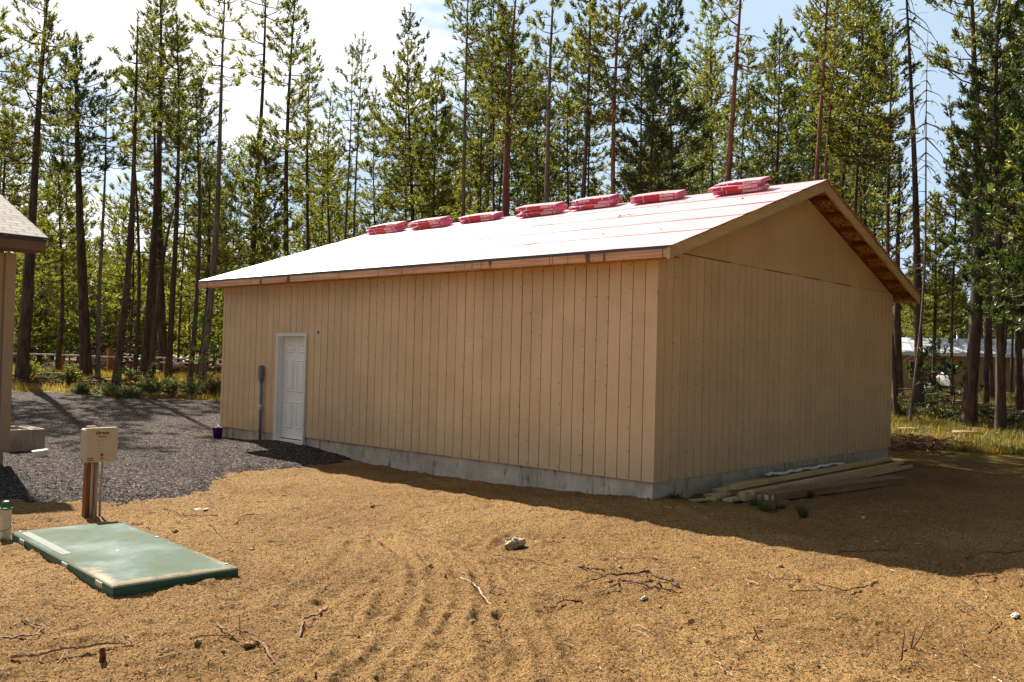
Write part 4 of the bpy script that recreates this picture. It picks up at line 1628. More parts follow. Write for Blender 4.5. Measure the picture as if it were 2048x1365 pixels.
for (xx, y_, z_) in ((1.25, -.75, .117), (3.2, -.74, .117)):
    mb.tube([(xx, y_-.055, g0), (xx+.01, y_-.052, g0+z_), (xx+.005, y_+.05, g0+z_+.003), (xx, y_+.055, g0+.02)], .004, 5)
mb.tube([(1.2, -.80, g0+.13), (1.16, -.84, g0+.10), (1.19, -.82, g0+.03)], .004, 5)
tag(mb.build('plastic_strap', M['plastic_white']), 'thin white plastic straps around the front yellow boards', 'strap')
# plastic sheet on the pile
nx, ny = 60, 8
sx, sy = np.meshgrid(np.linspace(0, 1, nx), np.linspace(0, 1, ny), indexing='ij')
X_ = 2.75+sx*2.9; Y_ = -.30+sy*.16+.02*np.sin(sx*17)
Z_ = g0+.155+.02*fbm(X_*4, Y_*16, 3)+.012*np.sin(sx*31+sy*3)
mesh_np('plastic_sheet', np.stack([X_, Y_, Z_], -1).reshape(-1, 3), grid_faces(nx, ny), M['plastic_white'], None, True, label='crumpled strip of pale plastic sheet lying on the boards', category='plastic sheet')
bm_ = empty('wooden_beam', (1.55, -1.0, -.3), 'thick brown laminated beam lying on the dirt in front of the yellow boards', 'beam')
x = Vector((3.45, -.52, 0)).normalized(); y = Vector((0, 0, 1)).cross(x)
q = MB(); q.bbox((0, 0, 0), (3.75, .30, .105), .004)
fm = frame((1.36, -1.0, -.285), x, y, (0, 0, 1))
o = q.build('beam', M['beam'], bm_); o.matrix_parent_inverse = PINV[bm_.name] @ fm
q = MB(); q.box((-.003, .02, .02), (-.0005, .09, .09)); q.box((.03, -.003, .02), (.10, -.0005, .09))
o = q.build('paper_tag', M['sticker'], bm_); o.matrix_parent_inverse = PINV[bm_.name] @ fm


# ------------------------------------------------------------------ sticks and roots lying on the dirt
def stick(pts, off, scl, r0, r1, mm, label, lift=0.0, up=None, parent=None, name='stick', seed=0):
    """pts in crop pixels; lies on the ground, or stands if up gives heights in metres"""
    P_ = []
    for k, (a, b) in enumerate(pts):
        if up is not None and up[k] > 0:
            # stands above the first point
            base = P_[0] if False else None
        g = gp(off[0]+a*scl, off[1]+b*scl)
        P_.append(np.array([g[0], g[1]]))
    P_ = np.array(P_)
    n = len(P_)
    m_ = max(10, n*6)
    t = np.linspace(0, n-1, m_)
    x = np.interp(t, range(n), P_[:, 0]); y = np.interp(t, range(n), P_[:, 1])
    rr_ = np.random.default_rng(seed+int(pts[0][0]))
    jt = np.cumsum(rr_.normal(0, .006, m_)); jt2 = np.cumsum(rr_.normal(0, .006, m_)); x = x+jt-np.linspace(jt[0], jt[-1], m_); y = y+jt2-np.linspace(jt2[0], jt2[-1], m_)
    rad = np.linspace(r0, r1, m_)*rr_.uniform(.65, 1.35, m_)
    z = gz(x, y, True)+rad*.35+lift*np.sin(np.linspace(0, math.pi, m_))+.006
    q = MB()
    q.tube(np.stack([x, y, z], -1), rad, 5, 0, False)
    return q, (x, y, z)


A_, B_, C_ = (0, 1000), (700, 1000), (1350, 1000)
K = .3418
S = [
    ([(960, 55), (1000, 80), (1090, 112)], A_, .012, .006, 'stick_red', 'short brown stick beside the pale straight one, right of the control box', .01, []),
    ([(1070, 90), (1180, 100), (1275, 102)], A_, .010, .007, 'stick', 'pale straight stick lying right of the control box', .01, []),
    ([(1375, 145), (1410, 118), (1480, 112), (1545, 112)], A_, .012, .004, 'stick_red', 'bent red-brown root tip right of the green lid', .02, []),
    ([(1220, 150), (1250, 180), (1280, 208)], A_, .009, .006, 'stick_red', 'short dark twig beyond the right back edge of the green lid', .01, []),
    ([(125, 730), (220, 742), (248, 765), (225, 815), (120, 828), (0, 825)], A_, .010, .016, 'stick', 'hooked root at the left edge below the green lid', .02, []),
    ([(65, 950), (200, 958), (380, 925), (560, 900), (700, 870), (785, 858)], A_, .015, .007, 'stick', 'long thin root running across the lower left corner', .03, [[(720, 800), (750, 830), (785, 858)], [(335, 975), (385, 935), (400, 975)]]),
    ([(1275, 725), (1310, 785), (1400, 825), (1490, 850), (1560, 900), (1600, 985)], A_, .010, .014, 'stick', 'forked root stick in the left foreground', .03, [[(1110, 822), (1250, 826), (1370, 825)], [(1560, 895), (1578, 885)]]),
    ([(1910, 640), (1860, 690), (1780, 730), (1755, 805)], A_, .024, .012, 'stick', 'thick knobbly root piece bent downward below the tracks', .02, []),
    ([(1945, 480), (1890, 540), (1830, 585)], A_, .006, .004, 'stick_red', 'thin dark twig right of the green lid, foreground', .01, []),
    ([(1870, 210), (1820, 235), (1780, 255)], A_, .006, .004, 'stick', 'thin straw-coloured twig on the open dirt', .01, []),
    ([(1820, 300), (1860, 350), (1880, 410)], A_, .005, .003, 'stick_red', 'curved hair-thin twig on the open dirt left of the rock', .01, []),
    ([(310, 635), (380, 640), (440, 645)], A_, .008, .004, 'stick', 'small straight twig below the near corner of the green lid', .01, []),
    ([(860, 950), (1000, 910), (960, 895)], A_, .008, .006, 'stick', 'small forked twig at the bottom left', .01, []),
    ([(650, 475), (730, 520), (770, 570), (830, 625)], B_, .012, .010, 'stick_pale', 'pale peeled stick slanting below the rock', .02, []),
    ([(815, 545), (860, 535), (965, 565)], B_, .012, .005, 'stick_red', 'short dark root right of the pale peeled stick', .03, []),
    ([(1140, 475), (1300, 500), (1380, 520)], B_, .009, .006, 'stick', 'straight stick left of the big tangled root', .01, []),
    ([(1300, 550), (1400, 495), (1540, 475), (1640, 470), (1730, 455), (1830, 485), (1925, 515)], B_, .006, .030, 'stick_red', 'big tangled red root lying in the centre foreground', .05,
     [[(1560, 470), (1700, 515), (1810, 545), (1950, 550)], [(1340, 400), (1420, 430), (1500, 440), (1520, 475)], [(1720, 420), (1735, 455)], [(1560, 480), (1565, 530), (1430, 570)], [(1800, 480), (1800, 540)]]),
    ([(1135, 640), (1210, 620), (1270, 598), (1355, 608)], B_, .008, .013, 'stick_red', 'dark bent root below the big tangled one', .02, []),
    ([(1675, 755), (1740, 795), (1850, 812)], B_, .007, .004, 'stick_pale', 'thin pale curved straw at lower centre', .01, []),
    ([(1710, 880), (1705, 920), (1755, 955)], B_, .006, .003, 'stick_pale', 'pale hook-shaped straw near the bottom centre', .01, []),
    ([(830, 340), (960, 360), (1130, 378), (1210, 398)], B_, .006, .008, 'stick', 'thin root just below the rock', .01, []),
    ([(1500, 335), (1640, 355), (1800, 362)], B_, .006, .005, 'stick', 'thin twig above the big tangled root', .01, [[(1640, 350), (1700, 315)]]),
    ([(120, 20), (140, 50), (200, 40)], B_, .010, .006, 'stick_red', 'small brown bark twig far left of the rock', .03, []),
    ([(505, 448), (545, 450), (565, 475), (700, 490), (850, 520), (960, 535), (1080, 525), (1190, 490)], C_, .005, .013, 'stick', 'long forked stick lying right of centre in the sun', .03, [[(670, 548), (780, 540), (850, 520)], [(700, 488), (715, 450)]]),
    ([(1705, 452), (1760, 480), (1840, 480), (1880, 462)], C_, .016, .010, 'stick_red', 'dark twig arching just outside the shadow tip', .05, [[(1760, 478), (1740, 500)]]),
    ([(2046, 455), (2020, 490), (1990, 520)], C_, .008, .005, 'stick_red', 'dark twig at the right edge', .01, []),
    ([(1625, 575), (1740, 635), (1840, 690), (1890, 740), (1830, 795)], C_, .005, .010, 'stick', 'long curved root hooking back at the lower right', .02, [[(1660, 650), (1735, 680)]]),
    ([(235, 970), (270, 1015), (335, 1050)], C_, .009, .006, 'stick_pale', 'pale short stick at the bottom right of centre', .01, []),
    ([(950, 310), (1100, 312), (1290, 305)], C_, .012, .006, 'stick_red', 'dark stick lying inside the building shadow', .02, [[(1290, 305), (1340, 260)]]),
    ([(1690, 865), (1670, 895), (1720, 930), (1900, 1005)], C_, .008, .004, 'stick', 'thin bent root in the lower right corner', .01, []),
    ([(1510, 425), (1620, 405), (1640, 395)], C_, .010, .006, 'stick', 'twig crossing the dark clump at the shadow edge', .02, [[(1500, 370), (1600, 375)]]),
    ([(870, 980), (895, 1020)], C_, .007, .005, 'stick_pale', 'tiny pale straw near the bottom right', .0, []),
    ([(1840, 310), (2048, 300)], C_, .012, .008, 'stick_red', 'straight stick in the shade at the right edge', .0, [[(1700, 350), (1840, 312)]]),
]
for k, (pts, off, r0, r1, mm, lb, lift, subs) in enumerate(S):
    r0, r1 = r0*.52, r1*.52
    q, _ = stick(pts, off, K, r0, r1, mm, lb, lift, seed=k)
    for sb in subs:
        q2, _ = stick(sb, off, K, r1*.8 if r1 > r0 else r0*.7, .003, mm, lb, lift*.5, seed=k+50)
        q.add(q2.v, q2.f, 0, False)
    nm = 'root' if 'root' in lb else 'stick'
    tag(q.build(nm, M[mm]), lb, nm, 'dead sticks and roots on the dirt')


# sticks that stand upright in the soil
def upright(px, py, pts3, r, mm, lb):
    b = gp(px, py); z0 = float(gz(b[0], b[1], True))
    rt_ = np.array([AR[0], AR[1], 0]); rt_ /= np.linalg.norm(rt_)
    q = MB()
    for path in pts3:
        P_ = [tuple(np.array([b[0], b[1], z0])+rt_*dx+np.array([0, 0, dz])) for dx, dz in path]
        q.tube(P_, np.linspace(r, r*.55, len(P_)), 6)
    tag(q.build('stick', M[mm]), lb, 'stick', 'dead sticks and roots on the dirt')


upright(204, 1328, [[(0, -.03), (.004, .04), (-.004, .075), (0.0, .085)]], .022, 'stick_red', 'stubby dark root standing up at the bottom left corner')
upright(1803, 1322, [[(0, -.02), (.006, .08), (.012, .13), (.016, .19)]], .006, 'stick_red', 'single upright thin twig at the lower right')
upright(1821, 1301, [[(0, -.02), (.03, .03), (.07, .09), (.10, .165)], [(0, -.01), (.015, .07), (.033, .15)]], .006, 'stick_red', 'two upright twigs in a V at the lower right')
upright(1503, 1285, [[(0, -.02), (.03, .05), (.055, .075)], [(.055, .0), (.03, .05), (.01, .10)]], .006, 'stick_red', 'small crossed twigs standing in the dirt')
upright(943, 1178, [[(0, -.02), (.0, .06), (.004, .12)]], .004, 'stick_red', 'thin upright twig beside the pale peeled stick')
upright(480, 1278, [[(0, -.02), (-.004, .06), (-.010, .13)]], .004, 'stick_red', 'thin upright twig by the forked root stick')
upright(635, 1365, [[(0, -.05), (-.01, .0), (-.012, .05)]], .010, 'stick_red', 'stubby twig poking up at the bottom edge')
upright(890, 1160, [[(0, -.01), (.006, .03), (.002, .045)]], .012, 'stick_red', 'dark splinter beside the hollow near the pale peeled stick')


# stones, litter, cones
def blob(center, rad, sq, seed, n1=14, n2=20, rough=.25, fr_=2.2):
    r = np.random.default_rng(seed)
    th_, ph = np.meshgrid(np.linspace(0, math.pi, n1), np.linspace(0, 2*math.pi, n2, endpoint=False), indexing='ij')
    x = np.sin(th_)*np.cos(ph); y = np.sin(th_)*np.sin(ph); z = np.cos(th_)
    nz = 1+rough*(perlin(x*fr_+seed, y*fr_+z*1.7)+.5*perlin(y*fr_*2.3+seed, z*fr_*2.3+x))
    V = np.stack([center[0]+x*nz*rad*sq[0], center[1]+y*nz*rad*sq[1], center[2]+z*nz*rad*sq[2]], -1).reshape(-1, 3)
    return V, grid_faces(n1, n2, True)


c = gp(1030, 1096)
V, Fc = blob((c[0], c[1], gz(c[0], c[1], True)+.045), .11, (1.1, .8, .62), 5, 18, 26, .55, 1.9)
o = mesh_np('rock', V, Fc, M['stone'], label='lone tan rock on the dirt in front of the building', category='rock')
for (px, py, rd, sq, sd_, lb) in [(395, 1022, .035, (1.8, .9, .28), 1, 'crumpled white litter scrap right of the control box'), (412, 1024, .028, (1.4, .7, .3), 2, 'tiny white litter scrap beside the larger one'),
                                  (1288, 1203, .028, (1.3, .5, .5), 3, 'small white litter scrap below the big tangled root'), (1727, 1037, .022, (1.3, .7, .6), 4, 'small white litter scrap in the building shade'),
                                  (2030, 1237, .040, (1.6, .6, .4), 6, 'crumpled white litter scrap at the right edge')]:
    c = gp(px, py)
    V, Fc = blob((c[0], c[1], gz(c[0], c[1], True)+rd*.3), rd, sq, sd_, 8, 12, .9, 3.0)
    mesh_np('litter_scrap', V, Fc, M['litter'], label=lb, category='litter')
for (px, py, rd, lb) in [(1382, 1250, .030, 'open dry pine cone lying at lower right of centre'), (1415, 1291, .020, 'small dark pine cone near the bottom right of centre'), (978, 1303, .018, 'small dark pine cone near the bottom centre')]:
    c = gp(px, py); z0 = float(gz(c[0], c[1], True))
    q = MB(); rj = random.Random(int(px))
    for k in range(46):
        t = k/46; a = k*2.4
        rad = rd*.75*(.3+.7*math.sin(math.pi*(t*.8+.1)))*rj.uniform(.6, 1.2)
        p = np.array([c[0]+(t-.5)*rd*2, c[1], z0+rd*.6]); d = np.array([rj.uniform(-.2, .3), math.cos(a), math.sin(a)])
        p1 = p+d*rad; sd_ = np.cross(d, [1, 0, 0]); sd_ /= np.linalg.norm(sd_)
        q.add([p, p1-sd_*rad*.22, p1+d*rad*.1, p1+sd_*rad*.22], [(0, 1, 2, 3)])
    tag(q.build('pine_cone', M['cone']), lb, 'pine cone')
for (px, py, rd) in [(1560, 1135, .03), (945, 1252, .022), (1895, 1075, .03), (860, 1133, .02), (745, 1014, .03), (1127, 1078, .02), (1240, 1132, .022), (497, 1298, .03), (395, 1293, .024), (350, 1063, .03), (505, 1100, .03), (1500, 1170, .02)]:
    c = gp(px, py)
    V, Fc = blob((c[0], c[1], gz(c[0], c[1], True)+rd*.2), rd, (1.2, .9, .7), int(px), 8, 10, .6)
    mesh_np('dirt_clod', V, Fc, M['clod_single'], label='small brown clod on the raked dirt', category='clod', group='loose clods scattered on the dirt')


# ------------------------------------------------------------------ trees
def tubes_np(lines):
    """lines: list of (pts kx3, radii k) with equal k; 3-sided. returns V,F"""
    P_ = np.array([l[0] for l in lines]); R_ = np.array([l[1] for l in lines])
    n, k, _ = P_.shape
    T = np.gradient(P_, axis=1); T /= np.linalg.norm(T, axis=2, keepdims=True)+1e-9
    ref = np.where(np.abs(T[..., 2:3]) > .8, np.array([1., 0, 0]), np.array([0, 0, 1.]))
    A = np.cross(T, ref); A /= np.linalg.norm(A, axis=2, keepdims=True)+1e-9
    B = np.cross(T, A)
    sd_ = 3
    th_ = np.arange(sd_)*2*math.pi/sd_
    V = P_[:, :, None, :]+R_[:, :, None, None]*(np.cos(th_)[None, None, :, None]*A[:, :, None, :]+np.sin(th_)[None, None, :, None]*B[:, :, None, :])
    V = V.reshape(-1, 3)
    i = np.arange(n)[:, None, None]*k*sd_+np.arange(k-1)[None, :, None]*sd_
    j = np.arange(sd_)[None, None, :]; jn = (j+1) % sd_
    Fc = np.stack([i+j, i+sd_+j, i+sd_+jn, i+jn], -1).reshape(-1, 4)
    return V, Fc


def tufts_np(C, A, r, nb=8, ln=.17, w=.035, spread=.9, axl=.22):
    n = len(C)
    C = np.repeat(C, nb, 0); A = np.repeat(A, nb, 0)
    m_ = n*nb
    C = C+A*(r.random((m_, 1))-.3)*axl
    d = A+spread*r.normal(0, .6, (m_, 3)); d /= np.linalg.norm(d, axis=1, keepdims=True)+1e-9
    s_ = np.cross(d, r.normal(0, 1, (m_, 3))); s_ /= np.linalg.norm(s_, axis=1, keepdims=True)+1e-9
    l_ = ln*r.uniform(.6, 1.25, (m_, 1)); w_ = w*r.uniform(.7, 1.3, (m_, 1))
    v0 = C-s_*w_*.5; v1 = C+s_*w_*.5; v2 = C+d*l_+s_*w_*.25; v3 = C+d*l_-s_*w_*.25
    V = np.stack([v0, v1, v2, v3], 1).reshape(-1, 3)
    Fc = np.arange(m_*4).reshape(-1, 4)
    return V, Fc


def make_tree(base, top, r0, cb, R_, dens, seed, bark, leaf, kind='pine', lod=1.0, name='pine_tree', label='', group=None, deadn=1.0, bend=0.3, cat='pine tree'):
    """base, top: 3-vectors; cb: height fraction where the crown begins; R_: crown radius in metres"""
    r = np.random.default_rng(seed)
    base = np.array(base, float); top = np.array(top, float)
    Ht = top[2]-base[2]
    n = 14
    t = np.linspace(0, 1, n)
    b1 = r.uniform(-1, 1, 2)*bend; b2 = r.uniform(-1, 1, 2)*bend*.35
    off = np.sin(t*math.pi)[:, None]*b1[None]+np.sin(t*2*math.pi)[:, None]*b2[None]
    P_ = base[None]+(top-base)[None]*t[:, None]
    P_[:, :2] += off
    rad = r0*(1-t*.93)**.85*.66*(1+.25*np.exp(-t*Ht/.35))
    P_[0, 2] -= .25
    root = empty(name, tuple(base), label, cat, group)
    trk = MB(); trk.tube(P_-base, rad, 9, 0, True)
    TV = np.array(trk.v); TF = [f for f in trk.f if len(f) == 4]
    # knots and unevenness
    ctr = np.repeat(P_-base, 9, 0)
    TV = ctr+(TV-ctr)*(1+.09*r.normal(0, .5, (len(TV), 1)))
    lines = []

    def on(tt):
        return np.array([np.interp(tt, t, P_[:, k]) for k in range(3)])-base
    C, A = [], []
    # dead branches below the crown
    if kind != 'young':
        nd = int((cb*.92)*Ht*2.6*deadn*lod)
        for _ in range(nd):
            tt = r.uniform(.12, cb+.08); az = r.uniform(0, 6.283)
            L_ = r.uniform(.25, 1.0)*(.5+R_*.35)*(.5+tt)
            el = r.uniform(-.45, .25); d = np.array([math.cos(az)*math.cos(el), math.sin(az)*math.cos(el), math.sin(el)])
            p = on(tt); pts = np.array([p, p+d*L_*.4, p+d*L_*.75+[0, 0, -.04*L_], p+d*L_+[0, 0, -.14*L_]])
            lines.append((pts, np.array([.018, .012, .008, .003])*(.6+L_*.4)))
            if L_ > .8:
                for _k in range(3):
                    s = r.uniform(.4, .9); q = p+d*L_*s; d2 = d+r.normal(0, .5, 3); d2 /= np.linalg.norm(d2); l2 = L_*.35
                    lines.append((np.array([q, q+d2*l2*.4, q+d2*l2*.7, q+d2*l2]), np.array([.008, .006, .004, .002])))
    # live whorls
    h = cb*Ht
    step = .36 if lod >= 1 else .5
    az0 = 0
    while h < Ht*.985:
        tt = h/Ht; u = (tt-cb)/(1-cb)
        if kind == 'young':
            pf = (1-u)**.8*1.0+.06
        elif kind == 'open':
            pf = (.55+.45*math.sin(min(1, u*1.6)*math.pi*.5))*(1-u)**.5+.05
            pf *= .55+.9*(.5+float(perlin(np.array(h*.45+seed), np.array(2.5))))
        else:
            pf = (.6+.4*math.sin(min(1, u*2.5)*math.pi*.5))*(1-u**1.6)**.7*(.95-.35*u)+.04
        nb_ = r.integers(3, 6) if kind != 'dead' else r.integers(2, 4)
        for b in range(nb_):
            az = az0+b*6.283/nb_+r.uniform(-.5, .5)
            gapn = float(perlin(np.array(math.cos(az)*1.2+h*.5+seed), np.array(math.sin(az)*1.2+seed*.37)))
            if kind in ('open',) and gapn < -.08:
                continue
            if kind == 'pine' and gapn < -.25:
                continue
            L_ = R_*1.42*pf*r.uniform(.5, 1.2)*(1+.5*gapn)
            if L_ < .12:
                L_ = .12
            el = -.18+.75*u+r.uniform(-.18, .18)
            if kind == 'dead':
                el = -.5+.4*u+r.uniform(-.2, .2)
            d = np.array([math.cos(az)*math.cos(el), math.sin(az)*math.cos(el), math.sin(el)])
            p = on(tt)
            curl = .18*L_ if kind != 'dead' else -.35*L_
            pts = np.array([p, p+d*L_*.35+[0, 0, -.03*L_], p+d*L_*.7+[0, 0, curl*.25], p+d*L_+[0, 0, curl]])
            br = .012+.016*L_/max(R_, .5)
            lines.append((pts, br*np.array([1, .75, .5, .2])*min(1.5, .6+R_*.3)))
            side = np.cross(d, [0, 0, 1.]); side /= np.linalg.norm(side)+1e-9
            nt_ = max(2, int(L_*dens*9.3*lod+.5))
            for k in range(nt_):
                s = 1-r.random()**1.3*.78 if k else 1.0
                lat = r.uniform(-1, 1)*.42*L_*(1.15-s) if k else 0
                q = p+d*L_*s+np.array([0, 0, curl*s**3-.02])
                tip = q+side*lat+d*abs(lat)*.5+np.array([0, 0, r.uniform(-.03, .12)*(1+L_*.3)])
                ax = (tip-q)*.8+d*.25+np.array([0, 0, .22]) if kind != 'dead' else (tip-q)+d*.2-np.array([0, 0, .3])
                ax /= np.linalg.norm(ax)+1e-9
                if abs(lat) > .12 and lod >= .8:
                    lines.append((np.array([q, q*.6+tip*.4, q*.25+tip*.75, tip]), np.array([.007, .006, .005, .003])))
                C.append(tip); A.append(ax)
        az0 += r.uniform(.3, 1.2)
        h += step*r.uniform(.75, 1.25)*(1.0 if kind != 'young' else .7)
    # leader
    for k in range(4):
        C.append(on(1-.02*k)); A.append(np.array([0, 0, 1.]))
    BV, BF = tubes_np(lines)
    nV = len(TV)
    allV = np.concatenate([TV, BV]); allF = np.concatenate([np.array(TF), BF+nV])
    trunk = mesh_np('trunk', allV, allF, bark, root, True)
    trunk.matrix_parent_inverse = Matrix.Identity(4)
    if kind == 'dead':
        nbld = 2
        C = C[::3]; A = A[::3]
    else:
        nbld = 13
    if lod < 1:
        V, Fc = tufts_np(np.array(C), np.array(A), r, 8, .16, .058, 1.15, .26)
    else:
        V, Fc = tufts_np(np.array(C), np.array(A), r, nbld, .125, .034, 1.1, .20)
    crown = mesh_np('crown', V, Fc, leaf, root)
    crown.matrix_parent_inverse = Matrix.Identity(4)
    return root


def px_tree(xb, dist, xt, yt, wpx, ycb, Rpx, dens, kind, bark, leaf, label, seed, yb=None, deadn=1.0, bend=.25, cat='pine tree', name='pine_tree'):
    """place a tree by where its foot and top stand in the photograph, at a chosen distance"""
    if yb is not None:
        b = gp(xb, yb); D = math.hypot(b[0]-CAM[0], b[1]-CAM[1]); base = [b[0], b[1], float(gz(b[0], b[1]))]
    else:
        D = dist; b = atD(xb, 760, D); base = [b[0], b[1], float(gz(b[0], b[1]))]
    T = atD(xt, yt, D)
    top = [T[0], T[1], T[2]]
    c = atD(xt, ycb, D)
    Ht = top[2]-base[2]
    cb = min(.93, max(.05, (c[2]-base[2])/Ht))
    return make_tree(base, top, wpx/2*D/F, cb, Rpx*D/F, dens, seed, M[bark], M[leaf], kind, 1.0, name, label, 'tall pines around the clearing', deadn, bend, cat)


